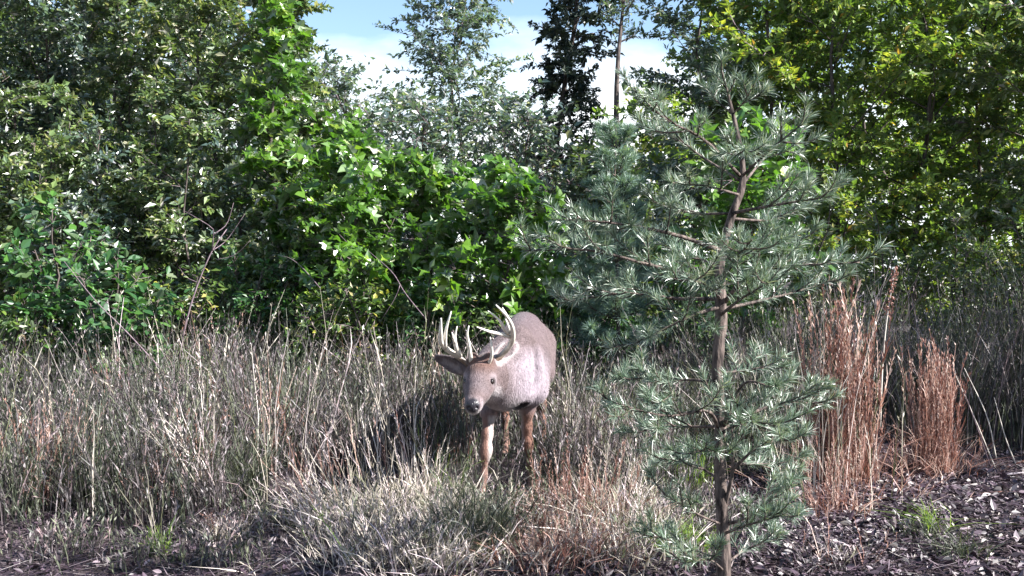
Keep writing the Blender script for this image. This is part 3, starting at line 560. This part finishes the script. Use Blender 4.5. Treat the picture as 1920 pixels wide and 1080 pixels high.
    q2 = nn.new('ShaderNodeMixRGB'); q2.blend_type = 'MULTIPLY'; q2.inputs[0].default_value = 1; l.new(q1.outputs[0], q2.inputs[1]); l.new(r2.outputs[0], q2.inputs[2]); l.new(q2.outputs[0], b.inputs['Base Color'])
    bp = nn.new('ShaderNodeBump'); bp.inputs['Strength'].default_value = .7; bp.inputs['Distance'].default_value = .006; l.new(a1.outputs['Fac'], bp.inputs['Height']); l.new(bp.outputs[0], b.inputs['Normal'])
    nr = nn.new('ShaderNodeAttribute'); nr.attribute_name = 'rnd'; rm = nn.new('ShaderNodeMapRange'); rm.inputs[3].default_value = .75; rm.inputs[4].default_value = .25; l.new(nr.outputs['Fac'], rm.inputs[0]); l.new(rm.outputs[0], b.inputs['Roughness'])
    b.inputs['Specular IOR Level'].default_value = .3; b.inputs['Sheen Weight'].default_value = .15
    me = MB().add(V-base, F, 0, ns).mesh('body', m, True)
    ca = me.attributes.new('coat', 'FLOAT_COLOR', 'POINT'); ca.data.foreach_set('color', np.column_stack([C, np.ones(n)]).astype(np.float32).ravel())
    root = thing('deer', 'antlered buck walking out of tall grass with its head held low', 'deer', base)
    body = link('body', me, root)
    # short coat hair lying along the body
    fv = V[F]; cen = fv.mean(1); nrm_ = norm(np.cross(fv[:, 2]-fv[:, 0], fv[:, 3]-fv[:, 1])); area = np.linalg.norm(np.cross(fv[:, 2]-fv[:, 0], fv[:, 3]-fv[:, 1]), axis=1)*((cen[:, 1] < 5.9)*1.+.45)*(1-ns[F].mean(1))*(cen[:, 2] > .05)
    nh = 70000; fi = rng.choice(len(F), nh, p=area/area.sum()); wts = rng.dirichlet(np.ones(4), nh)[:, :, None]; hp = (fv[fi]*wts).sum(1); hn = nrm_[fi]; hc = (C[F[fi]]*wts).sum(1)*U(.88, 1.12, nh)[:, None]
    face_ = (hp[:, 1] < 5.40)[:, None]; low = (hp[:, 2] < .45)[:, None]; fl3 = np.where(face_, np.array((.05, .8, .6)), np.where(low, np.array((0, .15, -1.)), np.array((.05, .75, -.65))))
    fl3 = fl3-hn*(fl3*hn).sum(1)[:, None]; hd_ = norm(norm(fl3)+hn*U(.15, .4, nh)[:, None]+rng.normal(0, .15, (nh, 3))); hl_ = np.where(face_ | low, .008, .016)*U(.6, 1.3, nh)[:, None]; hs = norm(np.cross(hd_, hn))*.0011
    hv = np.stack([hp-hs, hp+hs, hp+hd_*hl_], 1).reshape(-1, 3)-base; fm = MB().add(hv, np.arange(nh)[:, None]*3+np.array((0, 1, 2)), 0, 0).mesh('fur', m)
    fc = fm.attributes.new('coat', 'FLOAT_COLOR', 'POINT'); fc.data.foreach_set('color', np.repeat(np.column_stack([hc, np.ones(nh)]), 3, axis=0).astype(np.float32).ravel())
    link('fur', fm, body)['kind'] = 'stuff'
    # eyes
    em, _, _, eb = newmat('wet_dark_eye'); eb.inputs['Base Color'].default_value = (.012, .008, .007, 1); eb.inputs['Roughness'].default_value = .08
    u = np.linspace(0, np.pi, 9); v = np.arange(12)*2*np.pi/12
    sv = np.array([(math.sin(a)*math.cos(c), math.sin(a)*math.sin(c), math.cos(a)) for a in u for c in v]); sf = np.array([(i*12+j, (i+1)*12+j, (i+1)*12+(j+1) % 12, i*12+(j+1) % 12) for i in range(8) for j in range(12)])
    for s in (-1, 1): link('eye', MB().add(sv*np.array((.0155, .019, .0175))+np.array((-.166+s*.0615, 5.241, .668))-base, sf).mesh('eye', em, True), root)
    # antlers
    m, nn, l, b = newmat('antler_bone'); t = nn.new('ShaderNodeTexCoord'); no = nn.new('ShaderNodeTexNoise'); no.inputs['Scale'].default_value = 40; no.inputs['Detail'].default_value = 5; l.new(t.outputs['Object'], no.inputs['Vector'])
    at = nn.new('ShaderNodeAttribute'); at.attribute_name = 'rnd'; r = ramp(nn, l, at.outputs['Fac'], [(0, (.05, .03, .022)), (.25, (.13, .085, .06)), (.45, (.58, .53, .46)), (1, (.80, .78, .72))])
    r2 = ramp(nn, l, no.outputs['Fac'], [(.3, (.75, .72, .68)), (.7, (1.1, 1.1, 1.1))]); q = nn.new('ShaderNodeMixRGB'); q.blend_type = 'MULTIPLY'; q.inputs[0].default_value = 1; l.new(r.outputs[0], q.inputs[1]); l.new(r2.outputs[0], q.inputs[2]); l.new(q.outputs[0], b.inputs['Base Color'])
    bp = nn.new('ShaderNodeBump'); bp.inputs['Strength'].default_value = .4; bp.inputs['Distance'].default_value = .004; l.new(no.outputs['Fac'], bp.inputs['Height']); l.new(bp.outputs[0], b.inputs['Normal']); b.inputs['Roughness'].default_value = .45
    def antler(beam, tines):
        mb = MB(); p = spline([P(*q[:3]) for q in beam], 26)-base; r_ = .9*np.interp(np.linspace(0, len(beam)-1, 26), range(len(beam)), [q[3] for q in beam]); mb.add(*tube(p, r_, 10), 0, np.repeat(np.linspace(0, 1, 26), 10))
        for tn in tines:
            p = spline([P(*q[:3]) for q in tn], 10)-base; r_ = .9*np.interp(np.linspace(0, len(tn)-1, 10), range(len(tn)), [q[3] for q in tn]); mb.add(*tube(p, r_, 8), 0, np.repeat(np.linspace(.45, 1, 10), 8))
        link('antler', mb.mesh('antler', m, True), root)
    antler([(885, 697, 5.33, .021), (876, 682, 5.33, .017), (858, 668, 5.32, .016), (838, 655, 5.28, .0155), (827, 641, 5.2, .015), (826, 622, 5.12, .011), (827, 597, 5.06, .004)],
           [[(884, 684, 5.32, .013), (880, 650, 5.27, .010), (876, 628, 5.24, .007), (879, 611, 5.22, .003)],
            [(862, 668, 5.31, .014), (855, 650, 5.26, .012), (853, 632, 5.23, .008), (857, 612, 5.2, .003)],
            [(853, 648, 5.26, .008), (850, 634, 5.22, .006), (848, 624, 5.2, .003)],
            [(834, 652, 5.26, .015), (834, 636, 5.2, .013), (837, 615, 5.16, .008), (846, 584, 5.12, .003)]])
    antler([(908, 695, 5.33, .021), (918, 686, 5.34, .018), (938, 668, 5.36, .017), (953, 652, 5.34, .0165), (961, 635, 5.28, .016), (960, 613, 5.2, .0125), (950, 593, 5.12, .009), (930, 572, 5.03, .0035)],
           [[(912, 690, 5.32, .012), (922, 668, 5.27, .009), (921, 645, 5.24, .006), (919, 632, 5.23, .003)],
            [(958, 632, 5.28, .013), (938, 626, 5.2, .011), (918, 622, 5.13, .008), (894, 613, 5.06, .003)],
            [(953, 625, 5.24, .012), (944, 615, 5.18, .010), (936, 600, 5.12, .007), (915, 583, 5.05, .003)],
            [(957, 622, 5.26, .008), (951, 606, 5.25, .006), (948, 598, 5.24, .003)],
            [(957, 603, 5.17, .007), (950, 590, 5.14, .005), (942, 577, 5.1, .003)]])
deer()

# ------------------------------------------------------------------ grass
def stalks(base, h, lean, wd, S_=4, blades=2, fluff=4, bl=.25, rnd=None, flw=.004, fll=.022, upright=.25):
    """Grass stalks: tapering ribbons with hugging blades and small seed tufts; returns vertices, faces, per-vertex tone."""
    N = len(base); t = np.linspace(0, 1, S_+1); az = U(0, 6.283, N); wv = np.stack([np.cos(az), np.sin(az), np.zeros(N)], 1)
    kink = rng.normal(0, .02, (N, S_+1, 3))*h[:, None, None]*np.array((1, 1, .1)); kink[:, 0] = 0
    cen = base[:, None]+np.stack([lean[:, :1]*t**1.7*h[:, None], lean[:, 1:]*t**1.7*h[:, None], h[:, None]*t*(1-.25*(lean**2).sum(1)[:, None]*t)], -1)+kink*t[None, :, None]
    ww = wd[:, None]*(1-.75*t)
    V = np.stack([cen-wv[:, None]*ww[..., None]/2, cen+wv[:, None]*ww[..., None]/2], 2).reshape(-1, 3)
    i = np.arange(N)[:, None]*(2*(S_+1))+np.arange(S_)[None]*2; F = np.stack([i, i+1, i+3, i+2], -1).reshape(-1, 4)
    rv = U(0, 1, N) if rnd is None else rnd; out = [(V, F, np.repeat(rv, 2*(S_+1)))]
    def at(tt):
        f = tt*S_; a = np.minimum(f.astype(int), S_-1); fr = (f-a)[..., None]; ar = np.arange(N)
        return cen[ar, a]*(1-fr)+cen[ar, a+1]*fr, norm(cen[ar, a+1]-cen[ar, a])
    for q in range(blades):
        o, axs = at(U(.02, .75, N)); a2 = U(0, 6.283, N); out_ = np.stack([np.cos(a2), np.sin(a2), np.zeros(N)], 1); L = bl*U(.5, 1.3, N)[:, None]
        op = upright*U(.4, 1.8, N)[:, None]; s = np.cross(axs, out_)*wd[:, None]*U(.5, 1.1, N)[:, None]/2
        m1 = o+axs*L*.5+out_*L*op*.4; tip = o+axs*L*U(.7, 1, N)[:, None]+out_*L*op*1.3
        V = np.stack([o-s, o+s, m1+s*.8, m1-s*.8, tip], 1).reshape(-1, 3); f = np.arange(N)[:, None]*5
        out.append((V, [f+np.array((0, 1, 2, 3)), f+np.array((3, 2, 4))], np.repeat(np.clip(rv+rng.normal(0, .15, N), 0, 1), 5)))
    for q in range(fluff):
        o, axs = at(U(.5, 1, N)); a2 = U(0, 6.283, N); d = norm(axs*1.1+np.stack([np.cos(a2), np.sin(a2), np.zeros(N)], 1)*U(.3, .8, N)[:, None]); s = norm(np.cross(d, rng.normal(0, 1, (N, 3))))*flw*U(.6, 1.3, N)[:, None]/2; L = fll*U(.6, 1.5, N)[:, None]
        V = np.stack([o-s*.4, o+d*L*.5+s, o+d*L, o+d*L*.5-s], 1).reshape(-1, 3); f = np.arange(N)[:, None]*4
        out.append((V, f+np.array((0, 1, 2, 3)), np.repeat(np.clip(rv+.2, 0, 1), 4)))
    return out
def in_deer(p, m=.0):
    x, y = p[:, 0], p[:, 1]; c = .005+(y-5.7)*.075
    return ((np.abs(x-c) < .20+m) & (y > 5.45) & (y < 7.05)) | ((np.hypot(x+.15, y-5.3) < .16+m)) | ((x > -.30) & (x < .06) & (y > 4.95) & (y < 5.5) & (np.abs(x+.15) < .07+m))
def field(cells, mats, name):
    mb = MB()
    for (cx, cy, n, hm, tone, mi, spread, wd) in cells:
        p = np.column_stack([cx+rng.normal(0, spread, n), cy+rng.normal(0, spread, n)]); hh = hm*U(.4, 1.18, n)
        p = p[~in_deer(p) | (hh < .3)]; n = len(p)
        if n == 0: continue
        hh = hh[:n]; b = np.column_stack([p, gz(p[:, 0], p[:, 1])-.01]); lean = (p-np.array((cx, cy)))*1.1+rng.normal(0, .15, (n, 2))+(U(0, 1, n) < .1)[:, None]*rng.normal(0, .55, (n, 2))+np.array((rng.normal(0, .09), 0))
        for V, F, r in stalks(b, hh, lean, U(.6, 1.5, n)*wd, 4, 2, 5, bl=.3*hm, flw=.007, fll=.03, rnd=np.clip(tone+rng.normal(0, .28, n), 0, 1)): mb.add(V, F, mi, r)
    return link(name, mb.mesh(name, [M[m] for m in mats]), kind='stuff')
cells = []
for _ in range(730):                                     # left meadow up to the wood
    y = U(5.05, 8.9); x = U(-.72*y, .09*y)
    if y < 6.15 and -1.55 < x < -.3: continue
    if x > -.6 and y < 5.7 or x > -1.0 and y < 5.35: continue
    k = U(0, 1); hm = (.42+.13*min(max(y-5.3, 0), 2.2))*U(.75, 1.25)
    cells.append((x, y, int(U(10, 38)), hm, .5+.12*math.sin(x*3+y*2), 1 if k < .4 else (0 if k < .96 else 2), U(.05, .12), .0052))
for _ in range(410):                                     # right meadow behind the pine and russet clumps
    y = U(6.4, 9.2); x = U(.06*y, .72*y)
    if x < .55 and y < 6.3: continue
    if x > 2.0 and y < 7.2: continue
    tall = .45+.75*min(max((x-.6)/1.6, 0), 1)*min(1, (y-5.6)/1.6)
    cells.append((x, y, int(U(12, 34)), tall*U(.7, 1.15), .6+.12*math.sin(x*3), 1 if U(0, 1) < .45 else 0, U(.06, .13), .0056))
for _ in range(30):                                      # between deer and pine
    y = U(5.5, 6.5); x = U(.27, .95); cells.append((x, y, int(U(20, 36)), U(.35, .62), .5, 1 if U(0, 1) < .4 else 0, .08, .0042))
for _ in range(90):                                      # short grass in the foreground
    y = U(4.2, 5.3); x = U(-.5*y, .22*y); cells.append((x, y, int(U(10, 26)), U(.07, .24), .5, rng.integers(0, 2), .08, .0035))
for _ in range(190):                                     # taller single seeding stems standing out of the meadow
    y = U(5.2, 8.6); x = U(-.55*y, .08*y) if U(0, 1) < .55 else U(.16*y, .54*y)
    if x > -.9 and x < .3 and y < 6.3 or x > 1.9 and y < 7.2 or .3 < x < 1.6 and y < 5.6: continue
    cells.append((x, y, int(U(1, 5)), U(.75, 1.05)+.12*(x > 0), .45, 3, .12, .0055))
field(cells, ['grass', 'drygreen', 'russet', 'pale'], 'meadow_grass')

_proto = {}
def stalk_lib(mat, style):
    k = (mat, style)
    if k not in _proto:
        prm = {'broom': dict(blades=10, fluff=36, bl=.14, upright=.35, flw=.009, fll=.034), 'seed': dict(blades=3, fluff=14, bl=.3, upright=.4, flw=.007, fll=.035), 'blade': dict(blades=4, fluff=0, bl=.75, upright=.5), 'bare': dict(blades=1, fluff=2, bl=.2)}[style]
        L = []
        for v in range(7):
            mb = MB()
            for V, F, r in stalks(np.zeros((1, 3)), np.ones(1), rng.normal(0, .05 if style == 'broom' else .14, (1, 2)), np.array([.0105]), 6, rnd=np.array([v/6*.9+.05]), **prm): mb.add(V, F, 0, r)
            L.append(mb.mesh('stalk', M[mat]))
        _proto[k] = L
    return _proto[k]
def tuft(name, label, cat, px, py, n, h, R, mat, style, lean=(0, 0), blades=150, bh=.3, bmat=None, group=None, bend=.9, d=None, hv=.3, alt='pale', mixp=1.):
    """A clump of grass one can point at: stalks that can be picked out, over a base of short blades."""
    d = d or CAMH*FPX/(py-HY); base = G(px, d); root = thing(name, label, cat, base, group)
    for i in range(n):
        a = U(0, 6.283); r = R*math.sqrt(U(0, 1)); o = link('stalk', stalk_lib(mat if U(0, 1) < mixp else alt, style)[rng.integers(7)], root)
        o.location = (math.cos(a)*r, math.sin(a)*r*.8, -.01); s = h*U(1-hv, 1+hv*.45)*(1-.35*r/max(R, .01)*hv)
        ld = Vector((lean[0]+math.cos(a)*r*bend+rng.normal(0, .05), lean[1]+math.sin(a)*r*bend+rng.normal(0, .07), 1))
        q = ld.to_track_quat('Z', 'Y'); o.rotation_mode = 'QUATERNION'; from mathutils import Quaternion
        o.rotation_quaternion = q@Quaternion((0, 0, 1), U(0, 6.283)); wf = U(.55, .95); o.scale = (wf*max(s, .5), wf*max(s, .5), s)
    if blades:
        p = rng.normal(0, R*.75, (blades, 2)); b = np.column_stack([p, np.full(blades, -.01)]); mb = MB()
        for V, F, r in stalks(b, bh*U(.4, 1.2, blades), p*2.2+rng.normal(0, .3, (blades, 2))+np.array(lean), U(.003, .0065, blades), 4, 2, 1, bl=.6*bh, upright=.6): mb.add(V, F, 0, r)
        link('blades', mb.mesh('blades', M[bmat or mat]), root)['kind'] = 'stuff'
    return root
T = tuft
T('broomsedge_clump', 'tallest russet grass clump, standing beside the front pine', 'grass clump', 1582, 905, 180, 1.04, .18, 'russet', 'broom', blades=110, bh=.35, bend=.14, hv=.55, alt='drygreen', mixp=.88)
T('broomsedge_clump', 'shorter dense russet grass clump at the right', 'grass clump', 1752, 890, 140, .78, .125, 'russet', 'broom', blades=90, bh=.3, bend=.15, hv=.5)
T('broomsedge_clump', 'scattered low russet stems around the foot of the tallest russet clump', 'grass clump', 1590, 915, 30, .4, .36, 'russet', 'broom', blades=120, bh=.2, bend=.2, hv=.6, alt='pale', mixp=.8)
T('broomsedge_clump', 'scattered low russet stems to the right of the shorter russet clump', 'grass clump', 1770, 885, 16, .35, .28, 'russet', 'broom', blades=80, bh=.2, bend=.25, hv=.6, alt='grass', mixp=.7)
T('broomsedge_clump', 'thin pinkish grass clump in front of the tall russet clump', 'grass clump', 1560, 960, 22, .36, .13, 'russet', 'broom', blades=80, bh=.15, bend=.6)
T('grass_tuft', 'reddish grass tuft in the foreground below the deer hind side', 'grass tuft', 1085, 985, 55, .42, .22, 'russet', 'broom', blades=200, bh=.2, bmat='russet', bend=.8, hv=.45)
T('grass_tuft', 'pale seeding tuft mixed into the reddish foreground tuft', 'grass tuft', 1165, 985, 34, .48, .20, 'pale', 'seed', blades=280, bh=.24, bend=.8, hv=.45)
T('grass_tuft', 'pale bleached tuft leaning left at the bottom beside the dark log', 'grass tuft', 640, 1000, 26, .44, .17, 'pale', 'seed', lean=(-.45, -.1), blades=140, bh=.22, bend=1.3, hv=.4)
T('grass_tuft', 'bushy whitish grass tuft in the lower middle', 'grass tuft', 745, 985, 26, .44, .22, 'pale', 'seed', lean=(-.1, 0), blades=130, bh=.22, bend=1, hv=.45)
T('grass_tuft', 'greenish grass tuft between the white tuft and the deer front leg', 'grass tuft', 830, 1000, 24, .36, .13, 'drygreen', 'seed', blades=170, bh=.2, bmat='pale', bend=.9, hv=.45)
T('grass_tuft', 'dark green upright tuft in front of the deer front hoof', 'grass tuft', 885, 1050, 30, .27, .12, 'drygreen', 'blade', blades=160, bh=.3, bend=.9, hv=.4)
T('grass_tuft', 'low bleached tuft at the bottom edge below the deer shadow', 'grass tuft', 690, 1068, 24, .3, .24, 'pale', 'seed', lean=(-.2, 0), blades=130, bh=.17, bend=1, hv=.55, alt='green', mixp=.75)
T('grass_tuft', 'low grey-green tuft at the bottom edge left of the dark upright tuft', 'grass tuft', 800, 1075, 26, .28, .18, 'drygreen', 'seed', blades=220, bh=.18, bmat='pale', bend=.9, hv=.45, mixp=.6)
T('grass_tuft', 'pale curly tuft at the bottom edge between the red tuft and the pine', 'grass tuft', 1185, 1060, 28, .28, .2, 'pale', 'seed', blades=140, bh=.18, bend=.9, hv=.45)
T('grass_tuft', 'reddish-brown low tuft at the bottom edge below the reddish tuft', 'grass tuft', 1060, 1062, 34, .28, .18, 'russet', 'broom', blades=200, bh=.17, bmat='russet', bend=.9, hv=.45, mixp=.7)
T('grass_tuft', 'dense whitish tuft just left of the deer front hoof', 'grass tuft', 800, 945, 30, .46, .2, 'pale', 'seed', blades=110, bh=.2, bend=.8, hv=.55, alt='green', mixp=.7)
T('grass_tuft', 'pink and straw stems leaning left at the edge of the deer shadow', 'grass tuft', 610, 975, 26, .5, .16, 'pale', 'seed', lean=(-.4, 0), blades=60, bh=.2, bend=.8, hv=.5, alt='russet', mixp=.6)
T('grass_tuft', 'loose straw stems around the deer front hooves', 'grass tuft', 945, 965, 14, .3, .26, 'pale', 'seed', blades=60, bh=.14, bend=.5, hv=.6, alt='drygreen', mixp=.7)
T('grass_tuft', 'loose straw stems at the bottom edge in the middle', 'grass tuft', 960, 1068, 26, .3, .22, 'pale', 'seed', blades=120, bh=.13, bend=.6, hv=.6, alt='russet', mixp=.7)
T('weed', 'small dark leafy weed growing through the litter at the right', 'weed', 1740, 1010, 12, .16, .07, 'green', 'blade', blades=60, bh=.1, bmat='drygreen', bend=3.5)
T('weed', 'small grey-green weed near the right end of the litter', 'weed', 1800, 1050, 12, .15, .07, 'drygreen', 'blade', blades=60, bh=.1, bmat='drygreen', bend=3.5)
T('grass_tuft', 'thin dry stems at the near edge of the litter beside the pine', 'grass tuft', 1560, 1050, 18, .22, .18, 'pale', 'seed', blades=90, bh=.1, bmat='grass', bend=.8, hv=.5, alt='russet', mixp=.5)
T('grass_tuft', 'bright green tuft between the deer and the pine trunk', 'grass tuft', 1288, 905, 18, .28, .09, 'green', 'blade', blades=110, bh=.2, bend=2.4, hv=.4)
T('grass_tuft', 'yellow-green tuft at the bottom left of the pine trunk', 'grass tuft', 1262, 1035, 14, .16, .1, 'green', 'blade', blades=160, bh=.12, bmat='green', bend=1.8)
T('grass_tuft', 'tall pale grass beside the deer hind leg', 'grass tuft', 1120, 905, 42, .66, .26, 'pale', 'seed', blades=120, bh=.3, bmat='drygreen', bend=.35, hv=.4)
T('grass_tuft', 'thin green grass between the deer and the lower pine boughs', 'grass tuft', 1220, 890, 34, .62, .2, 'drygreen', 'seed', blades=160, bh=.35, bend=.4, hv=.35)
T('grass_tuft', 'upright green grass clump in the left meadow', 'grass tuft', 165, 955, 60, .72, .12, 'drygreen', 'bare', blades=150, bh=.4, bend=1.0, hv=.25)
T('grass_tuft', 'two-tone bright stems rising alone at the bottom left', 'grass tuft', 300, 1035, 10, .42, .03, 'pale', 'bare', lean=(-.22, 0), blades=30, bh=.12, bmat='green', bend=1.5, hv=.3)
T('grass_tuft', 'fan of pale stems bending left in the left meadow', 'grass tuft', 400, 960, 16, .62, .08, 'pale', 'seed', lean=(-.42, .0), blades=90, bh=.2, bmat='grass', bend=1.6, hv=.35)
T('grass_tuft', 'drooping grey-green tuft beside the deer shadow', 'grass tuft', 465, 945, 26, .42, .07, 'drygreen', 'blade', blades=120, bh=.3, bend=2.2, hv=.3)
T('grass_tuft', 'small pinkish dry tuft at the bottom left', 'grass tuft', 415, 1010, 12, .14, .08, 'russet', 'broom', blades=160, bh=.09, bmat='pale', bend=2.2)
T('grass_tuft', 'purplish spiky dry weed in the deer shadow', 'grass tuft', 500, 985, 10, .2, .05, 'pale', 'bare', blades=14, bh=.12, bmat='grass', bend=4.5)
T('grass_tuft', 'orange-brown dead grass in the left meadow', 'grass tuft', 95, 930, 34, .56, .16, 'russet', 'broom', blades=120, bh=.3, bmat='grass', bend=.8, hv=.4)
T('grass_tuft', 'tall pale seeding stems rising in front of the deer shadow', 'grass tuft', 735, 955, 44, .72, .24, 'pale', 'seed', lean=(-.12, 0), blades=0, bend=.5, hv=.6, alt='russet', mixp=.75)
# single bare stems
def stem(name, label, cat, pts, r, mat='strawstick', group=None, extra=None, n=5):
    q = [P(*a) for a in pts]; base = q[0].copy(); mb = MB().add(*tube(spline(np.array(q)-base, 14), np.linspace(r, r*.45, 14), n))
    for br, r2 in (extra or []):
        r2 *= .75
        e = [P(*a)-base for a in br]; mb.add(*tube(spline(e, 8), np.linspace(r2, r2*.3, 8), 4))
    o = link(name, mb.mesh(name, M[mat], True)); o.location = Vector(base); o['label'] = label; o['category'] = cat
    if group: o['group'] = group
    return o
lg = 'bare pale stalks leaning over the litter at the right'
for i, (L, lb) in enumerate([([(1866, 878, 6.5), (1830, 790, 6.5), (1790, 700, 6.5)], 'longest bare pale stalk leaning left beside the shorter russet clump'),
                             ([(1858, 878, 6.45), (1835, 810, 6.45), (1806, 730, 6.4)], 'bare purple-tinged stalk in the middle of the leaning stalks'),
                             ([(1868, 860, 6.6), (1850, 780, 6.6), (1808, 690, 6.7)], 'bare stalk with the highest tip among the leaning stalks'),
                             ([(1848, 868, 6.5), (1815, 850, 6.5), (1770, 810, 6.4)], 'lowest bare stalk, almost lying over the litter'),
                             ([(1905, 872, 6.6), (1885, 820, 6.6), (1864, 745, 6.6)], 'bare stalk nearest the right edge of the leaning stalks')]):
    stem('bare_stalk', lb, 'stalk', L, .0048, 'twig' if i % 2 else 'strawstick', lg)
st = stem('dock_stalk', 'orange-brown dried dock stalk rising above the russet clump', 'stalk', [(1650, 800, 6.1), (1655, 680, 6.1), (1664, 590, 6.1), (1679, 500, 6.1)], .006, 'strawstick')
sd = MB(); 
for _ in range(120):
    t = U(0, 1); c = P(1664+15*t, 590-92*t, 6.1)-np.array(st.location); V, F, k = leaf_batch((c+rng.normal(0, .008, 3))[None], norm(rng.normal(0, 1, (1, 3))), norm(rng.normal(0, 1, (1, 3))), np.array([.02]), OVAL); sd.add(V, F, 0, U(.1, .7))
link('seed_head', sd.mesh('seed_head', M['russet']), st)
sapl = [(332, 690, 8.0), (350, 600, 8.0), (372, 530, 8.0), (398, 470, 8.0), (425, 430, 8.05)]
stem('dead_sapling', 'bare purplish forked sapling standing in the left meadow', 'dead tree', sapl, .0085, 'twig', None,
     [([(398, 470, 8), (400, 440, 7.95), (395, 425, 7.9), (345, 395, 7.9)], .007), ([(398, 470, 8), (425, 450, 8.1), (460, 400, 8.1)], .006), ([(400, 440, 7.95), (425, 420, 8), (438, 380, 8)], .007),
      ([(405, 487, 8), (440, 478, 8), (470, 450, 8)], .004), ([(372, 530, 8), (350, 520, 8), (335, 500, 8)], .004), ([(352, 595, 8), (372, 585, 7.9), (385, 570, 7.9)], .004)])
stem('leaning_branch', 'purple-grey dead branch leaning down to the right through the left shrubs', 'branch', [(300, 690, 7.5), (235, 620, 7.6), (180, 565, 7.7), (120, 490, 7.9)], .006, 'twig', None, [([(190, 578, 7.7), (205, 560, 7.7), (212, 545, 7.7)], .004), ([(235, 615, 7.6), (242, 600, 7.6), (255, 590, 7.6)], .004)])
stem('leaning_branch', 'short dead branch crossing the yellow-tinged shrub above the antlers', 'branch', [(800, 600, 8.0), (760, 550, 8.0), (735, 510, 8.1), (690, 470, 8.2)], .0045, 'twig', None, [([(750, 535, 8), (740, 560, 8), (715, 600, 8)], .004)])
stem('leaning_branch', 'thin dead branch in the dark gap between the left oaks and the saplings', 'branch', [(600, 540, 8.4), (570, 505, 8.4), (545, 485, 8.5), (520, 478, 8.6)], .004, 'twig')
stem('fallen_log', 'dark weathered log lying in the deer shadow behind the pale tuft', 'log', [(520, 938, 5.72), (580, 934, 5.78), (650, 928, 5.85), (720, 922, 5.9)], .035, 'deadwood', n=10)

# ------------------------------------------------------------------ litter on the ground
def litter():
    mb = MB()
    def scatter(n, x0, x1, y0, y1, size, bias, tm):
        y = U(y0, y1, n); x = U(x0, x1, n)*y; z = gz(x, y)+U(0, .03, n)
        ld = norm(rng.normal(0, 1, (n, 3))*np.array((1, 1, .35))); ln = norm(np.array((0, 0, 1))+rng.normal(0, .4, (n, 3)))
        V, F, k = leaf_batch(np.column_stack([x, y, z]), ld, ln, size*U(.5, 1.3, n), tm); mb.add(V, F, 0, np.repeat(np.clip(rng.beta(1.2, bias, n), 0, 1), k))
    curled = (OVAL[0]*np.array((.75, 1, 1.6))+np.column_stack([np.zeros(8), np.zeros(8), .5*(OVAL[0][:, 1]-.45)**2]), OVAL[1])
    scatter(21000, .2, .72, 3.9, 7.6, .028, 2.3, curled); scatter(3000, .26, .42, 4.4, 6.1, .03, .8, curled); scatter(2400, .22, .52, 4.1, 6.6, .055, 1.5, curled); scatter(9000, -.72, .25, 3.9, 5.9, .036, 2.4, curled); scatter(1500, -.15, .3, 4, 6, .035, 1.2, curled)
    n = 8200; y = U(3.9, 7.3, n); x = U(-.5, .56, n)*y; b = np.column_stack([x, y, gz(x, y)+U(.0, .03, n)]); a = U(0, 6.28, n); d = np.stack([np.cos(a), np.sin(a), rng.normal(0, .12, n)], 1); L = U(.05, .22, n)[:, None]; s = norm(np.cross(d, np.array((0, 0, 1))))*.0022
    mid = b+d*L*.5+rng.normal(0, .008, (n, 3)); V = np.stack([b-s, b+s, mid+s, mid-s, b+d*L], 1).reshape(-1, 3); f = np.arange(n)[:, None]*5
    mb.add(V, [f+np.array((0, 1, 2, 3)), f+np.array((3, 2, 4))], 0, np.repeat(U(.2, 1, n), 5))
    link('leaf_litter', mb.mesh('leaf_litter', M['litter']), kind='stuff')
litter()
lits = [MB().add(OVAL[0]*np.array((1.1, 1, U(2, 5)))+np.column_stack([np.zeros(8), np.zeros(8), U(.4, 1.2)*(OVAL[0][:, 1]-.5)**2])+rng.normal(0, .03, (8, 3)), OVAL[1], 0, U(0, 1)).mesh('dry_leaf', M['palelitter']) for _ in range(8)]
def place_dry(n, xr, yr):
    for _ in range(n):
        y = U(*yr); x = U(*xr)*y; o = link('dry_leaf', lits[rng.integers(8)]); o.location = (x, y, float(gz(x, y))+.025); o.rotation_euler = (rng.normal(0, .5), rng.normal(0, .5), U(0, 6.28)); s = U(.025, .05); o.scale = (s*.6, s, s*1.6)
        o['label'] = 'pale curled dry leaf lying on the dark litter at the right'; o['category'] = 'dry leaf'; o['group'] = 'pale dry leaves on the litter at the right'
place_dry(90, (.28, .5), (4.3, 6.0))
for L, lb, r in [([(1835, 905, 6.0), (1875, 912, 5.95), (1918, 925, 5.8)], 'bleached stick lying at the right edge', .008), ([(1800, 975, 5.15), (1828, 968, 5.2), (1842, 955, 5.3)], 'short curved bleached stick in the litter', .009),
                 ([(1610, 985, 5.0), (1680, 992, 4.97), (1745, 985, 5.0)], 'long dark stick lying across the litter', .008), ([(1735, 950, 5.45), (1728, 935, 5.5)], 'stubby white wood chip standing in the litter', .012),
                 ([(1880, 890, 6.3), (1920, 886, 6.35)], 'thick grey stick at the far edge of the litter', .010)]:
    stem('stick', lb, 'stick', L, r, 'deadwood' if 'dark' in lb or 'grey' in lb else 'strawstick')
